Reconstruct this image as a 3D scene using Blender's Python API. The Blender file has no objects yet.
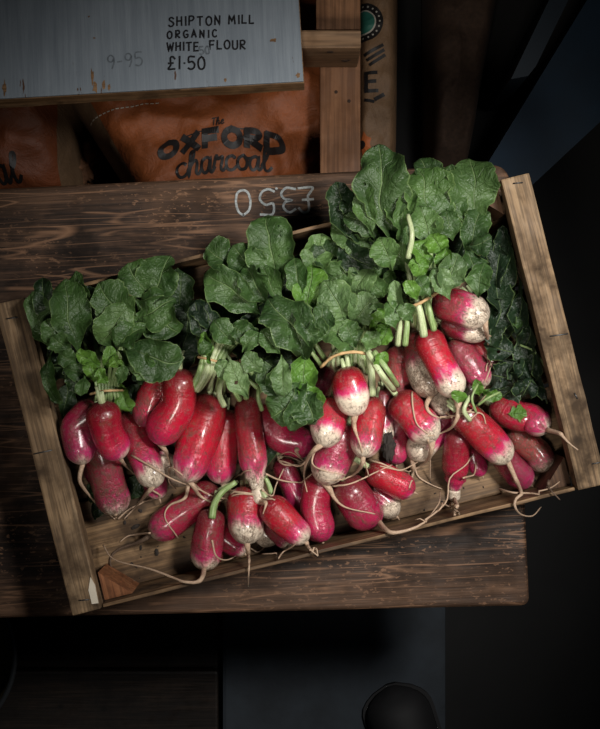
import bpy, bmesh, math, random
import numpy as np
from mathutils import Vector, Matrix, noise

C = bpy.context.scene.collection
BENCH_Z = 0.45
RIM = 0.54
ZC = RIM + 1.20           # camera height above the floor
F = 1200.0                # focal length in pixels (600 px wide frame)
def P(px, py, z):
    """point of the place at height z seen at pixel px, py"""
    d = (ZC - z) / F
    return Vector(((px - 300) * d, (364.5 - py) * d, z))
def S(n, z): return n * (ZC - z) / F

# ------------------------------------------------------------------ materials
def new_mat(name):
    m = bpy.data.materials.new(name); m.use_nodes = True
    nt = m.node_tree; nt.nodes.clear()
    out = nt.nodes.new('ShaderNodeOutputMaterial'); b = nt.nodes.new('ShaderNodeBsdfPrincipled')
    nt.links.new(b.outputs[0], out.inputs[0])
    return m, nt, b, out
def nd(nt, t, **kw):
    n = nt.nodes.new('ShaderNode' + t)
    for k, v in kw.items():
        if k.startswith('i_'):
            key = k[2:]; n.inputs[int(key) if key.isdigit() else key].default_value = v
        else: setattr(n, k, v)
    return n
def ln(nt, a, b): nt.links.new(a, b)
def ramp(nt, fac, stops, interp='LINEAR'):
    r = nt.nodes.new('ShaderNodeValToRGB'); r.color_ramp.interpolation = interp
    e = r.color_ramp.elements
    while len(e) < len(stops): e.new(0.5)
    for i, (p, c) in enumerate(stops):
        e[i].position = p; e[i].color = (*c, 1) if len(c) == 3 else c
    ln(nt, fac, r.inputs[0]); return r.outputs[0]
def g(v): return (v, v, v)
def mix(nt, fac, a, b, mode='MIX'):
    m = nt.nodes.new('ShaderNodeMix'); m.data_type = 'RGBA'; m.blend_type = mode
    for s, v in ((0, fac), (6, a), (7, b)):
        if hasattr(v, 'is_output'): ln(nt, v, m.inputs[s])
        elif s == 0: m.inputs[0].default_value = v
        else: m.inputs[s].default_value = (*v, 1)
    return m.outputs[2]
def mth(nt, op, a, b=0.0, clamp=False):
    m = nt.nodes.new('ShaderNodeMath'); m.operation = op; m.use_clamp = clamp
    for i, v in enumerate((a, b)):
        if hasattr(v, 'is_output'): ln(nt, v, m.inputs[i])
        else: m.inputs[i].default_value = v
    return m.outputs[0]
def noi(nt, vec, scale, detail=4, rough=0.55, dist=0.0):
    n = nd(nt, 'TexNoise'); n.inputs['Scale'].default_value = scale; n.inputs['Detail'].default_value = detail
    n.inputs['Roughness'].default_value = rough; n.inputs['Distortion'].default_value = dist
    ln(nt, vec, n.inputs['Vector']); return n.outputs['Fac']
def mapping(nt, vec, scale=(1,1,1), rot=(0,0,0), loc=(0,0,0)):
    m = nd(nt, 'Mapping'); m.inputs['Scale'].default_value = scale; m.inputs['Rotation'].default_value = rot
    m.inputs['Location'].default_value = loc; ln(nt, vec, m.inputs['Vector']); return m.outputs[0]
def bump(nt, h, b, strength=0.4, dist=0.001):
    n = nd(nt, 'Bump'); n.inputs['Strength'].default_value = strength; n.inputs['Distance'].default_value = dist
    ln(nt, h, n.inputs['Height']); ln(nt, n.outputs[0], b.inputs['Normal'])
def attr(nt, name):
    a = nd(nt, 'Attribute'); a.attribute_name = name; return a

def wood(name, dark, mid, light, axis=0, rough=0.65, scratch=0.0, grain=1.0, stain=0.3, wear=None, bumpd=0.0008):
    m, nt, b, out = new_mat(name)
    co = nd(nt, 'TexCoord').outputs['Object']
    inf = nd(nt, 'ObjectInfo')
    off = nd(nt, 'VectorMath', operation='ADD'); ln(nt, co, off.inputs[0])
    sc = nd(nt, 'VectorMath', operation='SCALE'); ln(nt, inf.outputs['Location'], sc.inputs[0]); sc.inputs['Scale'].default_value = 3.1
    ln(nt, sc.outputs[0], off.inputs[1]); v = off.outputs[0]
    s = [130*grain]*3; s[axis] = 5*grain
    n1 = noi(nt, mapping(nt, v, tuple(s)), 1.0, 6, 0.65, 0.6)
    s2 = [26*grain]*3; s2[axis] = 1.8*grain
    n2 = noi(nt, mapping(nt, v, tuple(s2)), 1.0, 4, 0.6, 1.6)
    n3 = noi(nt, v, 22, 5, 0.6)
    s4 = [420*grain]*3; s4[axis] = 14*grain
    n4 = noi(nt, mapping(nt, v, tuple(s4)), 1.0, 3, 0.6)
    f = mth(nt, 'ADD', mth(nt, 'MULTIPLY', n1, 0.5), mth(nt, 'MULTIPLY', n2, 0.5))
    col = ramp(nt, f, [(0.36, dark), (0.5, mid), (0.64, light)])
    col = mix(nt, ramp(nt, n4, [(0.42, g(0.55)), (0.55, g(0))]), col, tuple(c*0.35 for c in dark))
    col = mix(nt, ramp(nt, n3, [(0.5, g(0)), (0.66, g(stain))]), col, tuple(c*0.4 for c in dark))
    n5 = noi(nt, mapping(nt, v, (7, 7, 7), loc=(2.3, 1.7, 0)), 1.0, 4, 0.7, 0.8)
    col = mix(nt, ramp(nt, n5, [(0.40, g(0.55)), (0.55, g(0))]), col, tuple(c*0.6 for c in dark))
    col = mix(nt, ramp(nt, n5, [(0.55, g(0)), (0.72, g(0.35))]), col, light)
    kv = nd(nt, 'TexVoronoi'); kv.inputs['Scale'].default_value = 16; ln(nt, v, kv.inputs['Vector'])
    col = mix(nt, ramp(nt, mth(nt, 'ADD', kv.outputs['Distance'], mth(nt, 'MULTIPLY', n3, 0.12)), [(0.115, g(0.8)), (0.17, g(0))]), col, tuple(c*0.3 for c in dark))
    b.inputs['Specular IOR Level'].default_value = 0.3
    hgt = mth(nt, 'ADD', mth(nt, 'MULTIPLY', n1, 0.6), mth(nt, 'MULTIPLY', n4, 0.5))
    if wear:
        sep = nd(nt, 'SeparateXYZ'); ln(nt, co, sep.inputs[0])
        y = mth(nt, 'ADD', sep.outputs[1], mth(nt, 'MULTIPLY', mth(nt, 'SUBTRACT', n3, 0.5), 0.03))
        for (a0, a1, strength) in wear:
            mr = nd(nt, 'MapRange'); ln(nt, y, mr.inputs[0]); mr.inputs[1].default_value = a0; mr.inputs[2].default_value = a1
            col = mix(nt, mth(nt, 'MULTIPLY', mth(nt, 'MULTIPLY', mr.outputs[0], strength), ramp(nt, n1, [(0.3, g(0.3)), (0.6, g(1))])), col, light)
    if scratch:
        mask = noi(nt, v, 9, 3, 0.6)
        for i, (rz, sx) in enumerate(((0.5, 6), (-0.7, 7), (1.25, 9), (0.1, 5), (-1.3, 8))):
            ns = noi(nt, mapping(nt, v, (sx*.45, 60, 1), (0, 0, rz), (i*3.7, i*1.3, 0)), 1.0, 1, 0.3, 0.0)
            line = mth(nt, 'ABSOLUTE', mth(nt, 'SUBTRACT', ns, 0.56))
            lf = ramp(nt, line, [(0.0, g(1)), (0.016, g(0))])
            m2 = noi(nt, mapping(nt, v, (14, 14, 1), (0, 0, 0), (i*5.1, i*2.2, 0)), 1.0, 2, 0.5)
            mk = mth(nt, 'MULTIPLY', ramp(nt, m2, [(0.49, g(0)), (0.58, g(1))]), lf)
            col = mix(nt, mth(nt, 'MULTIPLY', mk, scratch), col, tuple(min(1, c*1.7) for c in light))
        fl = noi(nt, mapping(nt, v, (150, 300, 1)), 1.0, 2, 0.6)
        mk = mth(nt, 'MULTIPLY', ramp(nt, fl, [(0.60, g(0)), (0.66, g(1))]), ramp(nt, mask, [(0.42, g(0)), (0.6, g(1))]))
        col = mix(nt, mth(nt, 'MULTIPLY', mk, scratch), col, tuple(min(1, c*1.5) for c in light))
    ln(nt, col, b.inputs['Base Color'])
    ln(nt, ramp(nt, n3, [(0.35, g(rough-0.15)), (0.65, g(min(1, rough+0.15)))]), b.inputs['Roughness'])
    bump(nt, hgt, b, 0.55, bumpd)
    return m

def plain(name, col, rough=0.6, metal=0.0, var=0.25, scale=40, bstr=0.3, bd=0.0006, emit=None):
    m, nt, b, out = new_mat(name)
    co = nd(nt, 'TexCoord').outputs['Object']
    n = noi(nt, co, scale, 5, 0.6)
    ln(nt, ramp(nt, n, [(0.3, tuple(c*(1-var) for c in col)), (0.7, tuple(min(1, c*(1+var)) for c in col))]), b.inputs['Base Color'])
    b.inputs['Roughness'].default_value = rough; b.inputs['Metallic'].default_value = metal
    bump(nt, n, b, bstr, bd)
    return m

def radish_mat():
    m, nt, b, out = new_mat('radish_skin')
    rc = attr(nt, 'rc').outputs['Vector']; pr = attr(nt, 'pr').outputs['Color']   # pr = white share, dirt, purple tone
    tt = attr(nt, 'tt').outputs['Fac']
    sp = nd(nt, 'SeparateColor'); ln(nt, pr, sp.inputs[0])
    wf, dirt, pur = sp.outputs
    streak = noi(nt, mapping(nt, rc, (4.5, 4.5, 0.5)), 1.0, 5, 0.7)
    blotch = noi(nt, mapping(nt, rc, (0.9, 0.9, 0.5)), 1.0, 2, 0.5)
    fine = noi(nt, rc, 9.0, 5, 0.7)
    red = ramp(nt, tt, [(0.0, (0.09, 0.006, 0.012)), (0.25, (0.30, 0.003, 0.014)), (0.6, (0.50, 0.004, 0.03)), (0.85, (0.54, 0.008, 0.07))])
    purp = ramp(nt, tt, [(0.0, (0.06, 0.004, 0.012)), (0.3, (0.18, 0.005, 0.035)), (1.0, (0.40, 0.016, 0.12))])
    col = mix(nt, pur, red, purp)
    col = mix(nt, ramp(nt, streak, [(0.45, g(0)), (0.72, g(0.65))]), col, (0.10, 0.004, 0.010))
    # boundary of the white tip: t + streaks > 1 - wf
    e = mth(nt, 'ADD', tt, mth(nt, 'MULTIPLY', mth(nt, 'SUBTRACT', streak, 0.5), 0.26))
    e = mth(nt, 'ADD', e, mth(nt, 'MULTIPLY', mth(nt, 'SUBTRACT', blotch, 0.5), 0.38))
    e = mth(nt, 'SUBTRACT', mth(nt, 'ADD', e, wf), 1.0)
    col = mix(nt, ramp(nt, mth(nt, 'ADD', e, 0.5), [(0.34, g(0)), (0.5, g(0.85))]), col, (0.58, 0.03, 0.17))
    col = mix(nt, ramp(nt, mth(nt, 'ADD', e, 0.5), [(0.46, g(0)), (0.60, g(1))]), col, (0.72, 0.61, 0.48))
    # soil
    d = mth(nt, 'ADD', fine, mth(nt, 'MULTIPLY', tt, 0.13))
    d = mth(nt, 'ADD', d, mth(nt, 'MULTIPLY', dirt, 0.22))
    d = mth(nt, 'ADD', d, mth(nt, 'MULTIPLY', mth(nt, 'SUBTRACT', noi(nt, rc, 1.7, 3, 0.6), 0.5), 0.5))
    dm = ramp(nt, d, [(0.66, g(0)), (0.86, g(0.85))])
    col = mix(nt, ramp(nt, noi(nt, rc, 3.4, 4, 0.6, 0.5), [(0.55, g(0)), (0.72, g(0.6))]), col, (0.17, 0.08, 0.04))
    col = mix(nt, dm, col, (0.07, 0.042, 0.025))
    haze = mth(nt, 'MULTIPLY', ramp(nt, noi(nt, rc, 2.6, 5, 0.7), [(0.38, g(0)), (0.68, g(1))]), mth(nt, 'MULTIPLY', dirt, 0.8))
    col = mix(nt, haze, col, (0.15, 0.08, 0.045))
    speck = nd(nt, 'TexVoronoi'); ln(nt, rc, speck.inputs['Vector']); speck.inputs['Scale'].default_value = 3.3
    sk = mth(nt, 'MULTIPLY', ramp(nt, speck.outputs['Distance'], [(0.07, g(1)), (0.13, g(0))]), ramp(nt, fine, [(0.5, g(0)), (0.56, g(0.9))]))
    col = mix(nt, sk, col, (0.03, 0.018, 0.012))
    ln(nt, col, b.inputs['Base Color'])
    ro = mth(nt, 'ADD', mth(nt, 'MULTIPLY', fine, 0.28), mth(nt, 'ADD', mth(nt, 'MULTIPLY', dm, 0.35), 0.12))
    ln(nt, ro, b.inputs['Roughness'])
    b.inputs['Subsurface Weight'].default_value = 0.0
    b.inputs['Coat Weight'].default_value = 0.45; b.inputs['Coat Roughness'].default_value = 0.16
    rings = noi(nt, mapping(nt, rc, (0.6, 0.6, 6)), 1.0, 3, 0.6)
    h = mth(nt, 'ADD', mth(nt, 'MULTIPLY', rings, 0.8), mth(nt, 'ADD', mth(nt, 'MULTIPLY', fine, 0.35), mth(nt, 'MULTIPLY', dm, 0.35)))
    bump(nt, h, b, 0.7, 0.0016)
    return m

def leaf_mat():
    m, nt, b, out = new_mat('radish_leaf')
    lf = attr(nt, 'lf').outputs['Vector']        # q (across), s (along), seed
    tone = attr(nt, 'tone').outputs['Color']
    co = nd(nt, 'TexCoord').outputs['Object']
    sp = nd(nt, 'SeparateXYZ'); ln(nt, lf, sp.inputs[0])
    q = mth(nt, 'ABSOLUTE', sp.outputs[0]); s = sp.outputs[1]
    wob = mth(nt, 'MULTIPLY', mth(nt, 'SUBTRACT', noi(nt, co, 60, 3, 0.6), 0.5), 0.10)
    ph = mth(nt, 'ADD', mth(nt, 'SUBTRACT', s, mth(nt, 'MULTIPLY', q, 0.34)), wob)
    fr = mth(nt, 'ABSOLUTE', mth(nt, 'SUBTRACT', mth(nt, 'FRACT', mth(nt, 'MULTIPLY', ph, 6.5)), 0.5))
    side = ramp(nt, mth(nt, 'ADD', fr, mth(nt, 'MULTIPLY', q, 0.03)), [(0.0, g(1)), (0.055, g(0))])
    mid = ramp(nt, q, [(0.012, g(1)), (0.05, g(0))])
    vein = mth(nt, 'MAXIMUM', mth(nt, 'MULTIPLY', side, 0.55), mid)
    vor = nd(nt, 'TexVoronoi'); vor.feature = 'DISTANCE_TO_EDGE'; vor.inputs['Scale'].default_value = 230; ln(nt, co, vor.inputs['Vector'])
    ret = ramp(nt, vor.outputs['Distance'], [(0.0, g(0)), (0.25, g(1))])
    n1 = noi(nt, co, 30, 5, 0.6); n2 = noi(nt, co, 150, 4, 0.7)
    sc = nd(nt, 'SeparateColor'); ln(nt, tone, sc.inputs[0])   # r pale, g bright, b dark
    base = ramp(nt, n1, [(0.3, (0.020, 0.054, 0.011)), (0.7, (0.062, 0.128, 0.030))])
    base = mix(nt, sc.outputs[0], base, ramp(nt, n1, [(0.3, (0.085, 0.16, 0.055)), (0.7, (0.17, 0.26, 0.10))]))
    base = mix(nt, sc.outputs[1], base, ramp(nt, n1, [(0.3, (0.055, 0.15, 0.014)), (0.7, (0.12, 0.25, 0.03))]))
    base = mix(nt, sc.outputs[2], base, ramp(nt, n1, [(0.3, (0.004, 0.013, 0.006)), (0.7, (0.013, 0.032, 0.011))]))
    base = mix(nt, mth(nt, 'MULTIPLY', vein, 0.55), base, (0.22, 0.32, 0.13))
    edge = ramp(nt, q, [(0.93, g(0)), (1.0, g(0.6))])
    base = mix(nt, edge, base, (0.20, 0.30, 0.10))
    base = mix(nt, ramp(nt, n2, [(0.66, g(0)), (0.74, g(0.7))]), base, (0.035, 0.035, 0.02))
    geo = nd(nt, 'NewGeometry')
    base = mix(nt, mth(nt, 'MULTIPLY', geo.outputs['Backfacing'], 0.35), base, (0.15, 0.25, 0.11))
    ln(nt, base, b.inputs['Base Color'])
    ln(nt, ramp(nt, n2, [(0.35, g(0.36)), (0.65, g(0.58))]), b.inputs['Roughness'])
    h = mth(nt, 'ADD', mth(nt, 'MULTIPLY', ret, 0.10), mth(nt, 'MULTIPLY', vein, -0.6))
    drops = nd(nt, 'TexVoronoi'); drops.inputs['Scale'].default_value = 170; ln(nt, co, drops.inputs['Vector'])
    dr = mth(nt, 'MULTIPLY', ramp(nt, drops.outputs['Distance'], [(0.12, g(1)), (0.26, g(0))]), ramp(nt, noi(nt, co, 48, 2, 0.5), [(0.62, g(0)), (0.66, g(1))]))
    h = mth(nt, 'ADD', mth(nt, 'ADD', h, mth(nt, 'MULTIPLY', dr, 0.9)), mth(nt, 'MULTIPLY', noi(nt, co, 75, 4, 0.6, 0.4), 2.2))
    bump(nt, h, b, 0.85, 0.0026)
    tr = nd(nt, 'BsdfTranslucent'); ln(nt, base, tr.inputs[0])
    mx = nd(nt, 'MixShader'); mx.inputs[0].default_value = 0.16
    ln(nt, b.outputs[0], mx.inputs[1]); ln(nt, tr.outputs[0], mx.inputs[2])
    # a few small holes eaten into the leaves
    hv = nd(nt, 'TexVoronoi'); hv.inputs['Scale'].default_value = 34; ln(nt, co, hv.inputs['Vector'])
    hs = nd(nt, 'SeparateColor'); ln(nt, hv.outputs['Color'], hs.inputs[0])
    hole = mth(nt, 'MULTIPLY', mth(nt, 'LESS_THAN', hv.outputs['Distance'], 0.075), mth(nt, 'GREATER_THAN', hs.outputs[0], 0.86))
    tp = nd(nt, 'BsdfTransparent'); mx2 = nd(nt, 'MixShader'); ln(nt, hole, mx2.inputs[0])
    ln(nt, mx.outputs[0], mx2.inputs[1]); ln(nt, tp.outputs[0], mx2.inputs[2])
    ln(nt, mx2.outputs[0], out.inputs[0])
    return m

def stripes(name, c0, c1, scale, rough, axis=2):
    m, nt, b, out = new_mat(name)
    rc = attr(nt, 'rc').outputs['Vector']
    n = noi(nt, mapping(nt, rc, (4, 4, 0.4)), 1.0, 3, 0.6)
    f = noi(nt, rc, scale, 4, 0.6)
    col = ramp(nt, n, [(0.35, c0), (0.65, c1)])
    col = mix(nt, ramp(nt, f, [(0.55, g(0)), (0.72, g(0.6))]), col, tuple(c*0.35 for c in c0))
    ln(nt, col, b.inputs['Base Color']); b.inputs['Roughness'].default_value = rough
    bump(nt, n, b, 0.5, 0.0008); return m

def sack_mat(name, orange, kraft, strips):
    """printed paper: strips = list of (attribute channel 0 u / 1 v, lo, hi) painted in the panel colour"""
    m, nt, b, out = new_mat(name)
    uv = attr(nt, 'suv').outputs['Vector']; sp = nd(nt, 'SeparateXYZ'); ln(nt, uv, sp.inputs[0])
    co = nd(nt, 'TexCoord').outputs['Object']
    n = noi(nt, co, 14, 6, 0.65); fib = noi(nt, co, 420, 3, 0.7)
    mask = None
    for ch, lo, hi in strips:
        a = mth(nt, 'MULTIPLY', mth(nt, 'GREATER_THAN', sp.outputs[ch], lo), mth(nt, 'LESS_THAN', sp.outputs[ch], hi))
        mask = a if mask is None else mth(nt, 'MULTIPLY', mask, a)
    k = ramp(nt, n, [(0.3, tuple(c*0.7 for c in kraft)), (0.7, tuple(c*1.25 for c in kraft))])
    o = ramp(nt, n, [(0.3, tuple(c*0.7 for c in orange)), (0.7, tuple(c*1.2 for c in orange))])
    col = mix(nt, mask, k, o) if mask else k
    col = mix(nt, ramp(nt, fib, [(0.3, g(0.25)), (0.6, g(0))]), col, tuple(c*0.3 for c in kraft))
    ln(nt, col, b.inputs['Base Color']); b.inputs['Roughness'].default_value = 0.62
    cr = noi(nt, co, 26, 6, 0.7, 1.2)
    bump(nt, cr, b, 0.6, 0.006); return m

def sign_mat():
    m, nt, b, out = new_mat('chipped_white_paint')
    co = nd(nt, 'TexCoord').outputs['Object']; sp = nd(nt, 'SeparateXYZ'); ln(nt, co, sp.inputs[0])
    st = noi(nt, mapping(nt, co, (160, 6, 20)), 1.0, 5, 0.7)
    st2 = noi(nt, mapping(nt, co, (70, 16, 20), loc=(3, 1, 0)), 1.0, 4, 0.6)
    n = noi(nt, co, 12, 4, 0.6)
    col = ramp(nt, st, [(0.3, (0.19, 0.225, 0.265)), (0.7, (0.30, 0.345, 0.39))])
    col = mix(nt, ramp(nt, n, [(0.4, g(0)), (0.7, g(0.35))]), col, (0.16, 0.195, 0.23))
    # paint flaked off along the lower edge, local y < 0 end
    yy = mth(nt, 'MULTIPLY', sp.outputs[1], 16.0)        # board lower edge sits at y = 0
    e = mth(nt, 'SUBTRACT', ramp(nt, st2, [(0.60, g(0)), (0.78, g(1))]), yy)
    col = mix(nt, ramp(nt, e, [(0.02, g(0)), (0.12, g(1))]), col, (0.10, 0.045, 0.02))
    ln(nt, col, b.inputs['Base Color']); b.inputs['Roughness'].default_value = 0.55
    bump(nt, st, b, 0.4, 0.001); return m

M = {}
M['bench'] = wood('bench_wood', (0.012, 0.0065, 0.004), (0.042, 0.022, 0.013), (0.14, 0.075, 0.042), scratch=0.8, grain=1.25, rough=0.68,
                  wear=[(-0.165, -0.205, 0.5), (0.215, 0.24, 0.45)], stain=0.75, bumpd=0.002)
M['batten'] = wood('crate_batten_wood', (0.085, 0.05, 0.025), (0.25, 0.16, 0.085), (0.38, 0.26, 0.15), axis=1, stain=0.95, grain=1.0, rough=0.7)
M['slat'] = wood('crate_slat_wood', (0.07, 0.038, 0.018), (0.21, 0.125, 0.06), (0.36, 0.23, 0.12), axis=0, stain=0.9, grain=0.8, rough=0.65)
M['endb'] = wood('crate_end_wood', (0.05, 0.025, 0.013), (0.12, 0.06, 0.03), (0.2, 0.11, 0.06), axis=1, stain=0.5, rough=0.7)
M['block'] = wood('corner_block_wood', (0.14, 0.05, 0.02), (0.26, 0.10, 0.04), (0.36, 0.16, 0.07), axis=1, stain=0.4, rough=0.7)
M['pallet'] = wood('pallet_wood', (0.19, 0.085, 0.04), (0.32, 0.155, 0.075), (0.42, 0.22, 0.115), axis=1, stain=0.3, grain=0.5, rough=0.7)
M['palletx'] = wood('pallet_cross_wood', (0.17, 0.095, 0.05), (0.29, 0.17, 0.09), (0.38, 0.24, 0.14), axis=0, stain=0.3, grain=0.5, rough=0.7)
M['plyedge'] = wood('board_edge_wood', (0.15, 0.075, 0.03), (0.30, 0.17, 0.08), (0.38, 0.23, 0.12), axis=0, stain=0.7, grain=0.5)
M['darkwood'] = wood('old_floor_wood', (0.006, 0.004, 0.003), (0.014, 0.009, 0.006), (0.03, 0.019, 0.013), axis=0, stain=0.4)
M['radish'] = radish_mat()
M['leaf'] = leaf_mat()
M['root'] = stripes('taproot_skin', (0.30, 0.19, 0.12), (0.52, 0.38, 0.27), 3, 0.6)
M['darkroot'] = stripes('muddy_taproot', (0.06, 0.035, 0.02), (0.14, 0.09, 0.06), 3, 0.75)
M['stem'] = stripes('leaf_stem', (0.12, 0.21, 0.055), (0.30, 0.38, 0.17), 3, 0.4)
M['palestem'] = stripes('pale_leaf_stem', (0.26, 0.33, 0.15), (0.46, 0.50, 0.30), 3, 0.42)
M['twine'] = stripes('straw_twine', (0.34, 0.20, 0.08), (0.58, 0.40, 0.20), 6, 0.7)
M['sign'] = sign_mat()
M['ink'] = plain('black_marker_ink', (0.008, 0.008, 0.010), 0.5, var=0.2)
M['fadedink'] = plain('faded_ink', (0.14, 0.165, 0.19), 0.6, var=0.3, scale=300)
M['chalk'] = plain('white_chalk', (0.28, 0.30, 0.30), 0.9, var=0.5, scale=350)
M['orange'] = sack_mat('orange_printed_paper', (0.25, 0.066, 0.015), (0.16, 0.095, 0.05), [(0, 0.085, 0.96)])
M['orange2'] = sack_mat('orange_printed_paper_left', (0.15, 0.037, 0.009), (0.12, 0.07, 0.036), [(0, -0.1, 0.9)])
M['kraft'] = sack_mat('kraft_paper', (0.33, 0.10, 0.03), (0.25, 0.145, 0.075), [(1, 0.90, 1.1), (0, -0.1, 0.9)])
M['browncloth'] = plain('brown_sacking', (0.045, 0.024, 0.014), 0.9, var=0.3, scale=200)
M['print'] = plain('black_print', (0.012, 0.010, 0.010), 0.55, var=0.3)
M['printgreen'] = plain('green_print', (0.03, 0.16, 0.12), 0.55)
M['printpale'] = plain('pale_print', (0.45, 0.42, 0.36), 0.6)
M['printorange'] = plain('orange_print', (0.45, 0.12, 0.03), 0.6)
M['staple'] = plain('dull_steel', (0.10, 0.10, 0.10), 0.45, metal=0.8)
M['nailhole'] = plain('nail_hole_rust', (0.035, 0.018, 0.010), 0.9)
M['soil'] = plain('black_soil', (0.016, 0.011, 0.008), 0.9, var=0.5, scale=300)
M['stone'] = plain('blue_grey_slab', (0.018, 0.024, 0.031), 0.8, var=0.4, scale=14, bd=0.003)
M['floor'] = plain('dark_floor', (0.004, 0.004, 0.004), 0.9, var=0.3, scale=10)
M['blue'] = plain('blue_paint', (0.004, 0.020, 0.042), 0.75, var=0.3, scale=8)
M['bluegrey'] = plain('blue_grey_paint', (0.014, 0.024, 0.036), 0.6, var=0.2, scale=8)
M['bucket'] = plain('black_plastic', (0.02, 0.022, 0.024), 0.4, var=0.1)
M['straw'] = plain('yellow_brown_fill', (0.14, 0.10, 0.03), 0.9, var=0.5, scale=90)
M['shoe'] = plain('dark_leather', (0.006, 0.006, 0.007), 0.75)
M['coal'] = plain('charcoal', (0.03, 0.022, 0.018), 0.6, var=0.5, scale=60, bstr=0.8, bd=0.003)
M['bark'] = plain('charred_brown_wood', (0.16, 0.07, 0.03), 0.8, var=0.5, scale=60, bstr=0.8, bd=0.003)
M['whitechip'] = plain('bare_pale_wood', (0.62, 0.55, 0.44), 0.6, var=0.12)

# ------------------------------------------------------------------ object helpers
def prop(o, label=None, cat=None, group=None, kind=None):
    if label: o['label'] = label
    if cat: o['category'] = cat
    if group: o['group'] = group
    if kind: o['kind'] = kind
    return o
def empty(name, loc, label, cat, group=None, rz=0.0):
    o = bpy.data.objects.new(name, None); C.objects.link(o); o.location = loc; o.rotation_euler = (0, 0, rz)
    o.empty_display_size = 0.02
    return prop(o, label, cat, group)
def link(name, me, mat, parent=None, smooth=True, world=True):
    """me holds world coordinates when world=True: they are brought into the parent's frame"""
    o = bpy.data.objects.new(name, me); C.objects.link(o)
    if mat is not None: me.materials.append(mat)
    if smooth:
        for p in me.polygons: p.use_smooth = True
    if parent is not None:
        o.parent = parent
        if world:
            mw = Matrix.LocRotScale(parent.location, parent.rotation_euler, parent.scale)
            me.transform(mw.inverted())
    return o
def center_origin(o):
    me = o.data; c = Vector()
    for v in me.vertices: c += v.co
    c /= len(me.vertices); zmin = min(v.co.z for v in me.vertices); c.z = zmin
    me.transform(Matrix.Translation(-c)); o.location = c
def mesh_from(verts, faces, name='m'):
    me = bpy.data.meshes.new(name); me.from_pydata([tuple(v) for v in verts], [], faces); me.update(); return me
def box_mesh(x0, x1, y0, y1, z0, z1, bev=0.0, seg=2, jitter=0.0, cuts=0):
    bm = bmesh.new(); bmesh.ops.create_cube(bm, size=1)
    for v in bm.verts:
        v.co = Vector(((x0+x1)/2+v.co.x*(x1-x0), (y0+y1)/2+v.co.y*(y1-y0), (z0+z1)/2+v.co.z*(z1-z0)))
    if cuts:
        ax = 0 if (x1-x0) > (y1-y0) else 1
        es = [e for e in bm.edges if abs((e.verts[0].co-e.verts[1].co)[ax]) > 1e-5]
        bmesh.ops.subdivide_edges(bm, edges=es, cuts=cuts)
    if bev:
        es = [e for e in bm.edges if e.calc_face_angle(0) > 0.5]
        bmesh.ops.bevel(bm, geom=es, offset=bev, segments=seg, affect='EDGES', profile=0.6)
    if jitter:
        for v in bm.verts:
            n = noise.noise_vector(v.co*35); v.co += Vector((n.x, n.y, n.z))*jitter
    me = bpy.data.meshes.new('box'); bm.to_mesh(me); bm.free(); return me
def set_attr(me, name, typ, data):
    a = me.attributes.new(name, typ, 'POINT')
    if typ == 'FLOAT': a.data.foreach_set('value', np.asarray(data, 'f').ravel())
    elif typ == 'FLOAT_VECTOR': a.data.foreach_set('vector', np.asarray(data, 'f').ravel())
    else: a.data.foreach_set('color', np.asarray(data, 'f').ravel())
def catmull(pts, n):
    pts = [Vector(p) for p in pts]
    if len(pts) == 2: pts = [pts[0], (pts[0]+pts[1])/2, pts[1]]
    q = [pts[0]*2-pts[1]] + pts + [pts[-1]*2-pts[-2]]
    out = []; m = len(pts)-1
    for i in range(n):
        f = i/(n-1)*m; k = min(int(f), m-1); t = f-k
        a, b, c, d = q[k], q[k+1], q[k+2], q[k+3]
        out.append(0.5*((2*b)+(c-a)*t+(2*a-5*b+4*c-d)*t*t+(3*b-a-3*c+d)*t**3))
    return out
def tube(pts, radii, nseg=8, closed_ends=True, wob=None):
    """tube mesh along 3D points with a radius per point; carries the attribute rc"""
    n = len(pts); verts = []; rcs = []; length = 0
    up = Vector((0.13, 0.21, 1)).normalized(); prev = None
    for i, p in enumerate(pts):
        t = (pts[min(i+1, n-1)]-pts[max(i-1, 0)]).normalized()
        if prev is None: sx = t.cross(up).normalized()
        else: sx = (prev - t*prev.dot(t)).normalized()
        prev = sx; sy = t.cross(sx)
        if i: length += (p-pts[i-1]).length
        for k in range(nseg):
            a = 2*math.pi*k/nseg; r = radii[i]
            if wob: r *= wob(i/(n-1), a)
            verts.append(p + (sx*math.cos(a)+sy*math.sin(a))*r)
            rcs.append((math.cos(a), math.sin(a), length/max(radii[n//2], 1e-4)))
    faces = []
    for i in range(n-1):
        for k in range(nseg):
            a = i*nseg+k; b = i*nseg+(k+1) % nseg
            faces.append((a, b, b+nseg, a+nseg))
    if closed_ends:
        faces.append(tuple(range(nseg))[::-1]); faces.append(tuple((n-1)*nseg+k for k in range(nseg)))
    me = mesh_from(verts, faces); set_attr(me, 'rc', 'FLOAT_VECTOR', rcs); return me

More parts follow.
